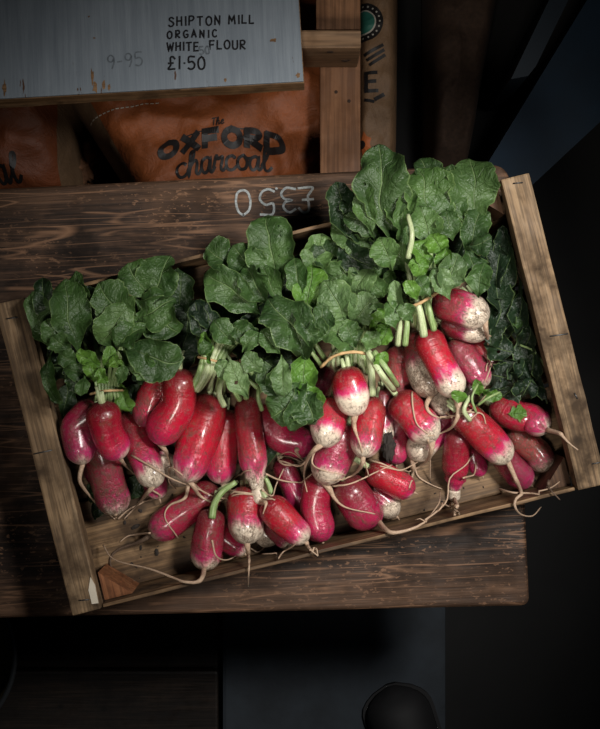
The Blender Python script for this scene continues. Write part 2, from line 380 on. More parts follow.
# ------------------------------------------------------------------ camera, light, world
cd = bpy.data.cameras.new('camera'); cam = bpy.data.objects.new('camera', cd); C.objects.link(cam)
cd.sensor_fit = 'HORIZONTAL'; cd.sensor_width = 36; cd.lens = 36*F/600
cam.location = (0, 0, ZC); cam.rotation_euler = (0, 0, 0); cd.clip_start = 0.02
bpy.context.scene.camera = cam
vs = bpy.context.scene.view_settings
vs.view_transform = 'Standard'; vs.look = 'None'; vs.gamma = 1.0; vs.use_curve_mapping = False; vs.exposure = 0.0
w = bpy.data.worlds.new('world'); bpy.context.scene.world = w; w.use_nodes = True
w.node_tree.nodes['Background'].inputs[0].default_value = (0.55, 0.75, 1.0, 1); w.node_tree.nodes['Background'].inputs[1].default_value = 0.018
def area(name, loc, target, size, power, col, spread=180):
    l = bpy.data.lights.new(name, 'AREA'); l.shape = 'RECTANGLE'; l.size = size[0]; l.size_y = size[1]; l.energy = power; l.color = col
    l.spread = math.radians(spread)
    o = bpy.data.objects.new(name, l); C.objects.link(o); o.location = loc
    o.rotation_euler = (Vector(target)-Vector(loc)).to_track_quat('-Z', 'Y').to_euler(); return o
# daylight falls in through a shop window beyond and to the right of the bench
area('window_daylight', (0.50, 0.24, 1.50), (0.075, -0.03, 0.5), (0.24, 0.20), 1.5, (1.0, 0.97, 0.93), 48)
area('front_fill', (-0.08, -0.38, 1.72), (0.02, 0.06, 0.5), (0.20, 0.20), 0.42, (1.0, 0.93, 0.84), 38)  # added weak fill light from the front, no real lamp hangs there

# ------------------------------------------------------------------ the setting
fl = link('floor', box_mesh(-1.6, 1.6, -1.4, 1.8, -0.05, 0.0), M['floor'], smooth=False); fl['kind'] = 'structure'

M['wall'] = plain('dark_plaster', (0.03, 0.03, 0.032), 0.9)
for nm, bx in (('wall_back', (-1.6, 1.6, 1.8, 1.86, -.05, 2.7)), ('wall_left', (-1.66, -1.6, -1.4, 1.86, -.05, 2.7)), ('wall_right', (1.6, 1.66, -1.4, 1.86, -.05, 2.7)), ('wall_front', (-1.66, 1.66, -1.46, -1.4, -.05, 2.7))):
    link(nm, box_mesh(*bx), M['wall'], smooth=False)['kind'] = 'structure'

# floor boards and slab seen below the bench
def slab(name, mat, px0, py0, px1, py1, z0, z1, label, cat, bev=0.004):
    a = P(px0, py0, z1); b = P(px1, py1, z1)
    o = link(name, box_mesh(min(a.x, b.x), max(a.x, b.x), min(a.y, b.y), max(a.y, b.y), z0, z1, bev), mat, smooth=False)
    center_origin(o); return prop(o, label, cat)
slab('floor_board', M['darkwood'], -60, 560, 218, 668, 0.0, 0.02, 'dark worn wooden board on the floor just below the bench front edge', 'board')
slab('floor_board', M['darkwood'], -60, 671, 218, 790, 0.0, 0.02, 'dark wooden floor board in the bottom left, furthest from the bench', 'board')
slab('floor_slab', M['stone'], 222, 540, 446, 790, 0.0, 0.022, 'worn blue-grey slab on the floor below the bench, behind the dark shoe', 'slab', 0.006)

# ------------------------------------------------------------------ bench
bench_c = P(0, 398, BENCH_Z)
br = math.radians(2.3)
bench = empty('bench', (P(528, 398, BENCH_Z).x, P(528, 398, BENCH_Z).y - 0.0, 0.0), 'old dark scratched wooden bench that carries the vegetable crate', 'bench', rz=br)
def bench_top():
    # plan outline in the bench's own frame: right end at x=0, rounded corners, top at BENCH_Z
    bm = bmesh.new(); pts = []
    inv = Matrix.LocRotScale(bench.location, bench.rotation_euler, None).inverted()
    cor = [(Vector(inv @ P(a, b_, BENCH_Z)), r_) for a, b_, r_ in ((530, 606, .010), (510, 163, .024), (-480, 212, .01), (-480, 630, .01))]
    for i, (c_, r_) in enumerate(cor):
        pv = (cor[i-1][0]-c_).normalized(); nx = (cor[(i+1) % 4][0]-c_).normalized()
        for j in range(9):
            t = j/8; a_ = c_+pv*r_; b_ = c_+nx*r_
            q = a_*(1-t)**2+c_*2*t*(1-t)*.75+b_*t*t+c_*2*t*(1-t)*.25; pts.append((q.x, q.y))
    vs_ = [bm.verts.new((x, y, BENCH_Z-0.045)) for x, y in pts]
    f = bm.faces.new(vs_); r = bmesh.ops.extrude_face_region(bm, geom=[f])
    top = [v for v in r['geom'] if isinstance(v, bmesh.types.BMVert)]
    for v in top: v.co.z = BENCH_Z
    es = [e for e in bm.edges if e.verts[0].co.z > BENCH_Z-0.001 and e.verts[1].co.z > BENCH_Z-0.001]
    bmesh.ops.bevel(bm, geom=es, offset=0.005, segments=3, affect='EDGES', profile=0.5)
    bmesh.ops.recalc_face_normals(bm, faces=bm.faces)
    me = bpy.data.meshes.new('bench_top'); bm.to_mesh(me); bm.free(); return me
link('bench_top', bench_top(), M['bench'], bench, smooth=False, world=False)
for lx in (-0.08, -0.97):
    for ly in (-0.17, 0.17):
        o = link('leg', box_mesh(lx-0.03, lx+0.03, ly-0.03, ly+0.03, 0.0, BENCH_Z-0.045, 0.003), M['darkwood'], bench, smooth=False, world=False)

# ------------------------------------------------------------------ stroke lettering
GL = {
 'S': [[(.55,.85),(.38,1),(.15,.93),(.1,.74),(.28,.58),(.47,.44),(.55,.24),(.4,.04),(.18,0),(.02,.14)]],
 'H': [[(.02,1),(0,0)],[(.5,1),(.5,0)],[(0,.5),(.5,.53)]],
 'I': [[(.1,1),(.1,0)]], 'P': [[(.02,1),(0,0)],[(0,.97),(.35,1),(.52,.78),(.35,.52),(.02,.47)]],
 'T': [[(0,.97),(.6,1)],[(.3,1),(.3,0)]], 'O': [[(.3,1),(.08,.82),(0,.5),(.08,.15),(.3,0),(.52,.15),(.6,.5),(.52,.85),(.3,1)]],
 'N': [[(0,0),(.02,1),(.5,.02),(.52,1)]], 'M': [[(0,0),(.05,1),(.35,.35),(.62,1),(.7,0)]], 'L': [[(.03,1),(0,.02),(.48,.02)]],
 'R': [[(.02,1),(0,0)],[(0,.97),(.35,1),(.5,.78),(.35,.52),(.02,.5),(.52,0)]],
 'G': [[(.52,.88),(.3,1),(.06,.78),(0,.45),(.12,.1),(.35,0),(.55,.15),(.55,.42),(.32,.42)]],
 'A': [[(0,0),(.28,1),(.58,0)],[(.1,.35),(.48,.35)]], 'C': [[(.5,.85),(.3,1),(.08,.82),(0,.5),(.08,.15),(.3,0),(.52,.14)]],
 'W': [[(0,1),(.17,0),(.36,.75),(.55,0),(.74,1)]], 'E': [[(.48,1),(.02,1),(0,0),(.5,0)],[(.01,.52),(.42,.52)]],
 'F': [[(.5,1),(.02,1),(0,0)],[(.01,.52),(.42,.54)]], 'U': [[(0,1),(0,.3),(.1,.05),(.28,0),(.45,.08),(.52,.3),(.52,1)]],
 'X': [[(0,1),(.58,0)],[(.56,1),(0,0)]], 'D': [[(.02,1),(0,0),(.3,.03),(.55,.25),(.58,.6),(.4,.92),(.02,1)]],
 'Y': [[(0,1),(.28,.52),(.56,1)],[(.28,.52),(.28,0)]],
 '£': [[(.55,.82),(.4,1),(.22,.95),(.2,.7),(.22,.35),(.05,.02),(.55,.03)],[(.04,.48),(.42,.5)]],
 '1': [[(.1,1),(.08,0)]], '5': [[(.5,1),(.08,1),(.05,.58),(.3,.62),(.5,.4),(.42,.1),(.2,0),(0,.1)]],
 '0': [[(.26,1),(.06,.8),(0,.45),(.08,.1),(.26,0),(.45,.12),(.5,.5),(.42,.85),(.26,1)]],
 '3': [[(.04,.88),(.26,1),(.46,.8),(.38,.58),(.18,.52),(.42,.45),(.52,.24),(.34,.02),(.02,.08)]],
 '9': [[(.46,.75),(.3,.5),(.06,.58),(.05,.85),(.26,1),(.46,.8),(.44,.4),(.28,0)]],
 '.': [[(.08,.0),(.1,.04)]], '·': [[(.08,.42),(.11,.46)]], '-': [[(0,.45),(.3,.47)]], ' ': [],
 'c': [[(.42,.5),(.28,.6),(.08,.5),(.04,.25),(.15,.03),(.35,.02),(.55,.2)]],
 'h': [[(0,.2),(.2,.6),(.26,1),(.12,.95),(.08,.4),(.05,0),(.12,.35),(.3,.58),(.4,.45),(.36,.1),(.46,.02),(.6,.2)]],
 'a': [[(.42,.5),(.28,.6),(.08,.48),(.04,.22),(.15,.02),(.32,.12),(.42,.55),(.4,.12),(.48,.02),(.6,.2)]],
 'r': [[(0,.2),(.12,.62),(.2,.5),(.38,.56),(.32,.15),(.42,.02),(.55,.2)]],
 'o': [[(.28,.6),(.08,.48),(.04,.22),(.16,.02),(.36,.08),(.42,.35),(.28,.6),(.4,.5),(.55,.5)]],
 'l': [[(0,.2),(.22,.65),(.26,1),(.12,.95),(.1,.3),(.16,.03),(.3,.02),(.42,.18)]],
 'e': [[(.06,.3),(.36,.42),(.28,.6),(.1,.5),(.05,.2),(.2,.0),(.45,.18)]],
}
SHARP = set('HITNMLAWEFXY1')
def lettering(text, h, wd, fmap, gap=0.28, shear=0.0, sx=1.0, adv=None, jit=0.0, seed=1, smooth=True):
    """flat brush strokes; fmap(x, y) -> world point"""
    rnd = random.Random(seed); verts = []; faces = []; x = 0.0; zi = 0
    for ch in text:
        gl = GL.get(ch, [])
        wch = max([p[0] for st in gl for p in st] + [0.3 if ch == ' ' else 0.1])
        dy = rnd.uniform(-jit, jit)
        for st in gl:
            pts = [Vector((px_*sx+x, py_+dy, 0)) for px_, py_ in st]
            if ch not in SHARP and len(pts) > 2: pts = catmull(pts, len(pts)*5)
            else:
                q = []
                for a, b in zip(pts[:-1], pts[1:]):
                    for k in range(6): q.append(a.lerp(b, k/6))
                pts = q+[pts[-1]]
            pts = [Vector(((p.x+shear*p.y)*h, p.y*h, 0)) for p in pts]
            hw = wd/2; m_ = len(pts)
            if m_ < 2: continue
            zi += 1; i0 = len(verts); last = m_-1
            pts[0] = pts[0]-(pts[1]-pts[0]).normalized()*hw*.5; pts[-1] = pts[-1]+(pts[-1]-pts[-2]).normalized()*hw*.5
            for i, p in enumerate(pts):
                d0 = (p-pts[i-1]).normalized() if i else (pts[1]-p).normalized()
                d1 = (pts[i+1]-p).normalized() if i < last else d0
                d = (d0+d1); d = d.normalized() if d.length > .2 else d0
                cs = max(.5, d.dot(d0)); nn_ = Vector((-d.y, d.x, 0))*hw/cs
                for q_ in (p-nn_, p+nn_):
                    w3 = fmap(q_.x, q_.y); w3.z += 0.00004*(zi % 8); verts.append(w3)
            for i in range(last): faces.append((i0+2*i, i0+2*i+2, i0+2*i+3, i0+2*i+1))
        x += wch*sx+gap
    me = mesh_from(verts, faces); return me, x*h
def flat(px, py, z, ang, s=1.0):
    o = P(px, py, z); a = math.radians(ang); ca, sa = math.cos(a), math.sin(a)
    return lambda x, y: Vector((o.x+x*ca-y*sa, o.y+x*sa+y*ca, z))

# chalk price on the bench, written upside down
k = (ZC-BENCH_Z)/F
for txt, px_, py_ in (('£', 314, 187), ('3', 296, 187), ('.', 279, 188), ('5', 274, 189), ('0', 250, 190)):
    me, _ = lettering(txt, 25*k, 2.3*k, flat(px_, py_, BENCH_Z+0.0008, 182+0), sx=1.15)
    link('chalk_numeral', me, M['chalk'], bench, smooth=False)['label'] = 'white chalk price character on the bench'

# ------------------------------------------------------------------ crate
CR = math.radians(13.9)
cc = P(301, 394, RIM)
crate = empty('vegetable_crate', (cc.x, cc.y, BENCH_Z), 'shallow weathered wooden crate holding the radishes, standing askew on the bench', 'crate', rz=CR)
HW, HD, H = 0.2755, 0.1605, RIM-BENCH_Z
FLOORZ = BENCH_Z+0.010
def cpart(name, mat, x0, x1, y0, y1, z0, z1, bev=0.0012, cuts=6, jit=0.0009, parent=crate):
    return link(name, box_mesh(x0, x1, y0, y1, z0, z1, bev, 2, jit, cuts), mat, parent, smooth=False, world=False)
battens = []
for s in (-1, 1):
    a, b = sorted((s*HW, s*(HW-0.0295)))
    battens.append(cpart('end_batten', M['batten'], a, b, -HD, HD, H-0.022, H, 0.0018, 10, 0.0012))
    a, b = sorted((s*(HW-0.002), s*(HW-0.010)))
    cpart('end_board', M['endb'], a+0.001, b-0.001, -HD+0.006, HD-0.006, 0.004, H-0.0225)
for s in (-1, 1):
    a, b = sorted((s*(HD), s*(HD-0.0035)))
    cpart('side_slat', M['slat'], -HW+0.031, HW-0.031, a, b, 0.006 if s < 0 else 0.004, H-0.006 if s < 0 else H-0.004, 0.0008, 14, 0.0010)
for i, (a, b) in enumerate(((-HD+0.004, -0.058), (-0.054, 0.05), (0.054, HD-0.004))):
    cpart('base_board', M['slat'], -HW+0.010, HW-0.010, a, b, 0.003, 0.010, 0.001, 8, 0.0005)
def tri_block(sx, sy, name='corner_block'):
    bm = bmesh.new(); r = 0.029
    x, y = sx*(HW-0.0305), sy*(HD-0.004)
    pts = [(x, y), (x-sx*r, y), (x, y-sy*r)]
    lo = [bm.verts.new((a, b, 0.0105)) for a, b in pts]; hi = [bm.verts.new((a, b, H-0.024)) for a, b in pts]
    bm.faces.new(lo); bm.faces.new(hi)
    for i in range(3): bm.faces.new((lo[i], lo[(i+1) % 3], hi[(i+1) % 3], hi[i]))
    bmesh.ops.recalc_face_normals(bm, faces=bm.faces)
    me = bpy.data.meshes.new('tri'); bm.to_mesh(me); bm.free()
    return link(name, me, M['block'] if sx < 0 else M['endb'], crate, smooth=False, world=False)
for sx in (-1, 1):
    for sy in (-1, 1): tri_block(sx, sy)
def staple(px, py, L, ang, parent):
    p = P(px, py, RIM+0.0006); a = math.radians(ang); d = Vector((math.cos(a), math.sin(a), 0))*L/2
    me = tube([p-d-Vector((0,0,.003)), p-d, p, p+d, p+d-Vector((0,0,.003))], [0.0007]*5, 6)
    return me
for px_, py_, L, an, bi in ((12, 318, .011, 8, 0), (43, 452, .018, 12, 0), (84, 600, .010, 5, 0), (518, 183, .009, 5, 1), (559, 335, .018, 8, 1), (576, 396, .006, -60, 1), (597, 463, .01, 10, 1)):
    me = staple(px_, py_, L, an, None)
    me.transform(Matrix.LocRotScale(crate.location, crate.rotation_euler, None).inverted())
    link('staple', me, M['staple'], battens[bi], world=False)
# pale chip at the near end of the left batten
bm = bmesh.new()
pp = [P(92, 604, RIM+0.0004), P(98.5, 603, RIM+0.0004), P(95, 585, RIM+0.0004), P(90.5, 577, RIM+0.0004), P(88.5, 590, RIM+0.0004)]
lo = [bm.verts.new(p-Vector((0,0,.002))) for p in pp]; hi = [bm.verts.new(p+Vector((0,0,.0006))) for p in pp]
bm.faces.new(hi); bm.faces.new(lo[::-1])
for i in range(5): bm.faces.new((lo[i], lo[(i+1) % 5], hi[(i+1) % 5], hi[i]))
bmesh.ops.recalc_face_normals(bm, faces=bm.faces)
me = bpy.data.meshes.new('chip'); bm.to_mesh(me); bm.free(); me.transform(Matrix.LocRotScale(crate.location, crate.rotation_euler, None).inverted())
link('pale_chip', me, M['whitechip'], battens[0], smooth=False, world=False)['label'] = 'pale bare chip in the batten end'

# ------------------------------------------------------------------ radishes
# (points head->tail in px, radius px, white share, dirt, purple, taproot px points, label)
T = 'radish'
RAD = [
 # --- lowest, mostly covered ones
 ([(79,455),(78,474)], 15, .0, .5, .8, None, 'dark purple radish half hidden low against the left end of the crate'),
 ([(150,462),(156,485)], 13, .1, .3, .9, None, 'magenta radish tip peeping out below the third radish of the left bunch'),
 ([(163,462),(180,474)], 12, .9, .7, .2, [(186,482),(186,498),(170,505),(165,518),(178,538)], 'dirty white radish tip tucked beneath the widest red radish of the left-centre bunch'),
 ([(218,532),(234,545)], 12.5, .15, .3, .5, None, 'small pink radish lying low between two front radishes left of centre'),
 ([(255,520),(266,532)], 14, .75, .6, .4, None, 'muddy white-tipped radish under the front radish with the long hanging root'),
 ([(274,528),(283,538)], 10.5, .3, .6, .8, None, 'little purplish radish lowest beside the soil at the front slat'),
 ([(214,556),(206,570)], 9, .6, .5, .4, None, 'tiny pale pink radish peeping out under the knobbly front radish'),
 ([(285,470),(297,500)], 13, .12, .1, .8, None, 'dark magenta radish in shadow between the front red pair at the centre'),
 ([(395,425),(396,452)], 11.5, .0, .2, .6, None, 'dark crimson radish in the gap left of the pale pink long radish'),
 ([(376,492),(387,505)], 13.5, .5, .5, .6, None, 'pink radish with dirty white end lying low beside the crate base'),
 ([(520,437),(541,456)], 15, .25, .95, .1, [(554,468),(548,485),(560,500)], 'brown muddy radish in the darkest right-hand corner of the crate'),
 ([(473,455),(478,466)], 10, .0, .1, .8, None, 'small magenta radish squeezed behind the two long radishes at lower right'),
 ([(506,460),(520,477)], 14, .12, .35, .9, None, 'purplish radish lying below the one with the hooked overhanging root'),
 ([(398,358),(399,384)], 13, .0, .7, .2, None, 'dull red-brown radish deep in shadow left of the right-hand bunch'),
 ([(264,420),(280,436),(298,442)], 16, .04, .15, .6, [(291,432),(294,448),(304,461)], 'dark crimson radish partly under the green leaf at the centre'),
 ([(382,399),(385,432)], 10, .35, .5, .8, None, 'thin dark radish standing behind the bright red central radish'),
 # --- left bunch
 ([(101,452),(107,478),(112,496)], 18.5, .2, .75, .7, [(115,508),(116,518)], 'lumpy radish with a split muddy tip, lowest of the left bunch'),
 ([(87,415),(74,430),(71,450)], 15.5, .12, .3, .85, [(69,464),(82,486),(98,505),(115,519)], 'purple shiny radish with a black spot, against the left crate end'),
 ([(132,425),(141,447),(150,472)], 15.5, .3, .35, .4, [(151,488),(140,502),(124,519)], 'long radish with dusty white tip, rightmost of the left bunch'),
 ([(104,417),(108,432),(113,443)], 17, .14, .1, .25, [(118,456),(126,466),(137,476)], 'rounded cerise radish in the middle on top of the left bunch'),
 # --- left-centre bunch
 ([(166,380),(155,397),(148,410)], 16, .0, .55, .15, None, 'dusty dark red radish behind the big bent one of the left-centre bunch'),
 ([(205,498),(185,510),(166,524)], 17, .08, .4, .5, [(153,531),(140,542),(118,549),(110,562),(118,575),(135,581)], 'wine-red radish lying sideways on the bare crate base at left'),
 ([(210,524),(206,553)], 16, .25, .4, .6, [(206,571),(200,581),(186,582),(150,569),(115,560),(103,545)], 'knobbly pink-tipped front radish trailing a very long thin root to the left'),
 ([(245,503),(246,525)], 17.5, .38, .45, .1, [(247,543),(249,562),(248,586)], 'front radish with a white end whose root hangs straight over the slat'),
 ([(319,488),(315,508),(318,523)], 17, .0, .15, .5, None, 'plump plain crimson radish upright beside the front slat'),
 ([(275,510),(284,520),(295,530)], 15, .18, .2, .0, [(304,541),(311,550),(318,556)], 'bright red front radish pointing to lower right with a small white tip'),
 ([(352,494),(364,515)], 19.5, .02, .3, .7, [(374,530),(395,533),(420,525),(438,505),(440,492)], 'fat mottled pink radish at the front slat right of centre'),
 ([(379,474),(400,485)], 14.5, .03, .2, .0, None, 'vivid red radish lying sideways at the centre of the crate front'),
 ([(225,424),(223,444),(221,467)], 15.5, .13, .2, .1, [(222,484),(232,491),(260,495),(275,500)], 'slim glossy red radish between the widest and the knobbly-tipped radish'),
 ([(247,410),(250,435),(256,478)], 14.5, .33, .45, .2, [(259,488),(266,501),(263,514)], 'long tall radish ending in a small white knob, next to the bright leaf'),
 ([(207,413),(200,436),(192,461)], 20, .15, .2, .0, [(193,481),(199,495),(216,502),(236,491)], 'widest glossy red radish with white end, centre of the left-centre bunch'),
 ([(179,386),(178,405),(165,426)], 18.5, .0, .2, .05, [(165,447),(172,470)], 'big bent crimson radish with dusty shoulder, topmost of the left-centre bunch'),
 # --- centre bunch
 ([(324,377),(315,396)], 12, .0, .1, .9, None, 'dark purple radish at the left of the centre bunch, under its twine'),
 ([(341,442),(331,462)], 21.5, .32, .3, .75, [(330,478),(332,494),(345,507),(375,514)], 'broad purple and white radish at the middle of the heap'),
 ([(331,413),(327,429)], 17.5, .32, .35, .2, [(320,442),(308,458),(304,475),(307,492)], 'red radish with white tip and forked hairy root, left in the centre bunch'),
 ([(371,412),(366,440)], 16.5, .2, .4, .0, [(365,458),(358,471),(343,479),(325,480)], 'bright red radish with dirty white end, right in the centre bunch'),
 ([(349,384),(352,396)], 18.5, .52, .05, .0, [(352,414),(355,430),(360,444),(369,477)], 'half white half red round-ended radish topmost beneath the centre twine'),
 # --- right of centre
 ([(449,412),(436,430),(422,446)], 15.5, .42, .2, .9, [(414,462),(412,478),(409,488)], 'long pale pink radish with white end showing behind the heart-shaped one'),
 ([(407,408),(422,425)], 18.5, .3, .3, .1, [(428,441),(431,455),(422,465),(405,471),(380,466)], 'heart-shaped ridged red radish with a white muddy tip'),
 ([(457,440),(456,460),(455,480)], 13.5, .12, .15, .4, [(455,503),(454,515)], 'upright slender radish ending in a round pale knob at the front right'),
 ([(503,410),(518,416),(540,420)], 15, .12, .3, .3, [(557,430),(568,442),(578,450)], 'glossy radish with a leaf scrap on it, nearest the right crate end'),
 ([(467,419),(484,434),(498,449)], 16, .32, .25, .05, [(507,465),(517,482),(514,500),(519,513),(532,516),(541,507)], 'red radish with white tip whose hooked root overhangs the front slat'),
 # --- right bunch
 ([(438,400),(441,405)], 10, .9, .6, .6, [(448,413),(452,418)], 'small dusty white radish tip below the brightest radish of the right bunch'),
 ([(468,383),(472,390)], 10, .75, .6, .5, None, 'small muddy pinkish radish tip at the root tangle of the right bunch'),
 ([(483,350),(492,361)], 15, .4, .35, .2, [(495,374),(492,392),(482,408),(470,420)], 'short radish with pink and white end, lower right in the right bunch'),
 ([(481,306),(494,319)], 13.5, .28, .55, .1, [(506,325),(514,338),(518,355),(516,372)], 'radish furthest right in the right bunch with a long thread of root'),
 ([(419,345),(420,365),(427,381)], 15.5, .6, .85, .2, [(425,398),(428,411),(440,418),(452,417)], 'dull pinkish-brown dusty radish left of the brightest one in the right bunch'),
 ([(460,350),(468,362),(477,373)], 14.5, .14, .5, .7, [(481,387),(477,400),(462,409)], 'purplish mud-smeared radish in the middle of the right bunch'),
 ([(452,325),(474,331)], 12.5, .45, .45, .5, None, 'white-ended radish lying directly under the topmost one of the right bunch'),
 ([(431,344),(438,360),(450,381)], 16, .34, .1, .0, [(456,400),(459,412),(452,427),(438,434),(428,436)], 'brightest red and white radish at the front of the right bunch'),
 ([(446,303),(458,307),(471,312)], 17, .42, .5, .4, [(479,321),(487,333),(488,350),(486,371)], 'topmost radish of the right bunch, brown-shouldered with a creamy end'),
]
spheres = []     # x, y, z, r of everything already lying in the crate
def need(x, y, r, squeeze=0.93):
    z = FLOORZ + r
    for (sx_, sy_, sz_, sr) in spheres:
        dd = (x-sx_)**2+(y-sy_)**2; R = (r+sr)*squeeze
        if dd < R*R: z = max(z, sz_+math.sqrt(R*R-dd))
    return z
placed = []
CRI = Matrix.LocRotScale(crate.location, crate.rotation_euler, None)
CRI_inv = CRI.inverted()
def inside(x, y, r):
    """keep a point of a bulb inside the four crate walls"""
    l = CRI_inv @ Vector((x, y, BENCH_Z))
    l.x = max(-HW+0.032+r, min(HW-0.032-r, l.x)); l.y = max(-HD+0.005+r, min(HD-0.005-r, l.y))
    q = CRI @ l; return q.x, q.y
for (pts, r, wf, dirt, pur, root, label) in RAD:
    zz = [0.50, 0.50]
    n = 7
    for it in range(4):
        zm = (zz[0]+zz[1])/2; rw = S(r, zm)
        c2 = catmull([Vector((a, b, 0)) for a, b in pts], n)
        xy = []; cs = []
        for i, p in enumerate(c2):
            z = zz[0]+(zz[1]-zz[0])*i/(n-1)
            q = P(p.x, p.y, z); x_, y_ = q.x, q.y
            if z < RIM+0.004: x_, y_ = inside(x_, y_, rw)
            xy.append((x_, y_)); cs.append(need(x_, y_, rw))
        best = None; L = max(0.01, (Vector(xy[0])-Vector(xy[-1])).length)
        for ia in range(n):
            for ib in range(ia+1, n):
                sl = (cs[ib]-cs[ia])/(ib-ia); z0 = cs[ia]-sl*ia; z1 = z0+sl*(n-1)
                if abs(z1-z0) > L*0.6: continue
                if all(z0+sl*i >= cs[i]-1e-4 for i in range(n)):
                    if best is None or z0+z1 < best[0]+best[1]: best = (z0, z1)
        m_ = max(cs)
        if best is None or 2*m_ < best[0]+best[1]: best = (m_, m_)
        zz = [(a+b)/2 if it else b for a, b in zip(zz, best)]
    zz = list(best)
    ctr = [Vector((xy[i][0], xy[i][1], zz[0]+(zz[1]-zz[0])*i/(n-1))) for i in range(n)]
    for c_ in ctr: spheres.append((c_.x, c_.y, c_.z, rw))
    placed.append((ctr, rw, wf, dirt, pur, root, label))
print('heap top', max(s[2]+s[3] for s in spheres), 'n radishes', len(RAD))
SP = np.array(spheres)
def hf(x, y):
    d2 = (SP[:, 0]-x)**2+(SP[:, 1]-y)**2; r2 = SP[:, 3]**2
    k_ = d2 < r2
    l = CRI_inv @ Vector((x, y, BENCH_Z))
    if abs(l.x) < HW-0.03 and abs(l.y) < HD-0.006: z = FLOORZ
    elif abs(l.x) < HW+0.004 and abs(l.y) < HD+0.004: z = RIM-0.002
    else: z = BENCH_Z+0.02
    if k_.any(): z = max(z, float((SP[k_, 2]+np.sqrt(r2[k_]-d2[k_])).max()))
    return z

NR = 20
def bulb_mesh(ctr, r, wf, dirt, pur, rnd, knob):
    L = (ctr[-1]-ctr[0]).length
    d0 = (ctr[0]-ctr[1]).normalized(); d1 = (ctr[-1]-ctr[-2]).normalized()
    spine = [ctr[0]+d0*r*0.98] + ctr + [ctr[-1]+d1*r*1.12]
    tot = L+2.1*r
    nn = 30; pts = catmull(spine, 90)
    # arc-length lookup
    ls = [0]
    for a, b in zip(pts[:-1], pts[1:]): ls.append(ls[-1]+(b-a).length)
    tl = ls[-1]; rings = []; radii = []
    ph1, ph2 = rnd.uniform(0, 6), rnd.uniform(0, 6)
    for i in range(nn):
        t = (1-math.cos(math.pi*i/(nn-1)))/2
        s = t*tl; k_ = min(max(np.searchsorted(ls, s), 1), len(ls)-1)
        f = (s-ls[k_-1])/max(1e-9, ls[k_]-ls[k_-1]); p = pts[k_-1].lerp(pts[k_], f)
        dh = s/(r*0.95); dt = (tl-s)/(r*1.05)
        rr = 1.0
        if dh < 1: rr = min(rr, max(0.16, (1-(1-dh)**2.4)**0.5))
        if dt < 1: rr = min(rr, max(0.07, (1-(1-dt)**2.0)**0.52))
        rr *= 0.94+0.06*math.sin(t*3.0+0.2)+0.025*math.sin(t*9+ph1)
        if knob:       # slim waist before a small round end
            rr = min(rr, 1.0) * (1-0.55*math.exp(-((dt-1.35)/0.38)**2)*0.5 - (0.42 if dt < 1.15 else 0.0)*min(1, (1.15-dt)/0.3 if dt < 1.15 else 0))
        rings.append(p); radii.append(max(0.0006, r*rr))
    def wob(t, a): return 1+0.05*math.sin(2*a+ph2+3*t)+0.02*math.sin(3*a+ph1+7*t)+0.11*noise.noise(Vector((math.cos(a)*1.1+ph1*9, math.sin(a)*1.1, t*3.2)))+0.035*noise.noise(Vector((math.cos(a)*2.5+ph2*9, math.sin(a)*2.5, t*9)))
    me = tube(rings, radii, NR, True, wob)
    tt = np.repeat([(1-math.cos(math.pi*i/(nn-1)))/2 for i in range(nn)], NR)
    set_attr(me, 'tt', 'FLOAT', tt)
    # shift the texture per radish
    a = me.attributes['rc']; v = np.empty(len(a.data)*3, 'f'); a.data.foreach_get('vector', v); v = v.reshape(-1, 3)
    v[:, 0] += rnd.uniform(-60, 60); v[:, 1] += rnd.uniform(-60, 60); a.data.foreach_set('vector', v.ravel())
    set_attr(me, 'pr', 'FLOAT_COLOR', np.tile([wf*(1 if wf > .8 else .84), min(1, dirt*.85+.08), pur, 1], (len(tt), 1)))
    return me, rings[0], rings[-1], d1
rootspheres = []
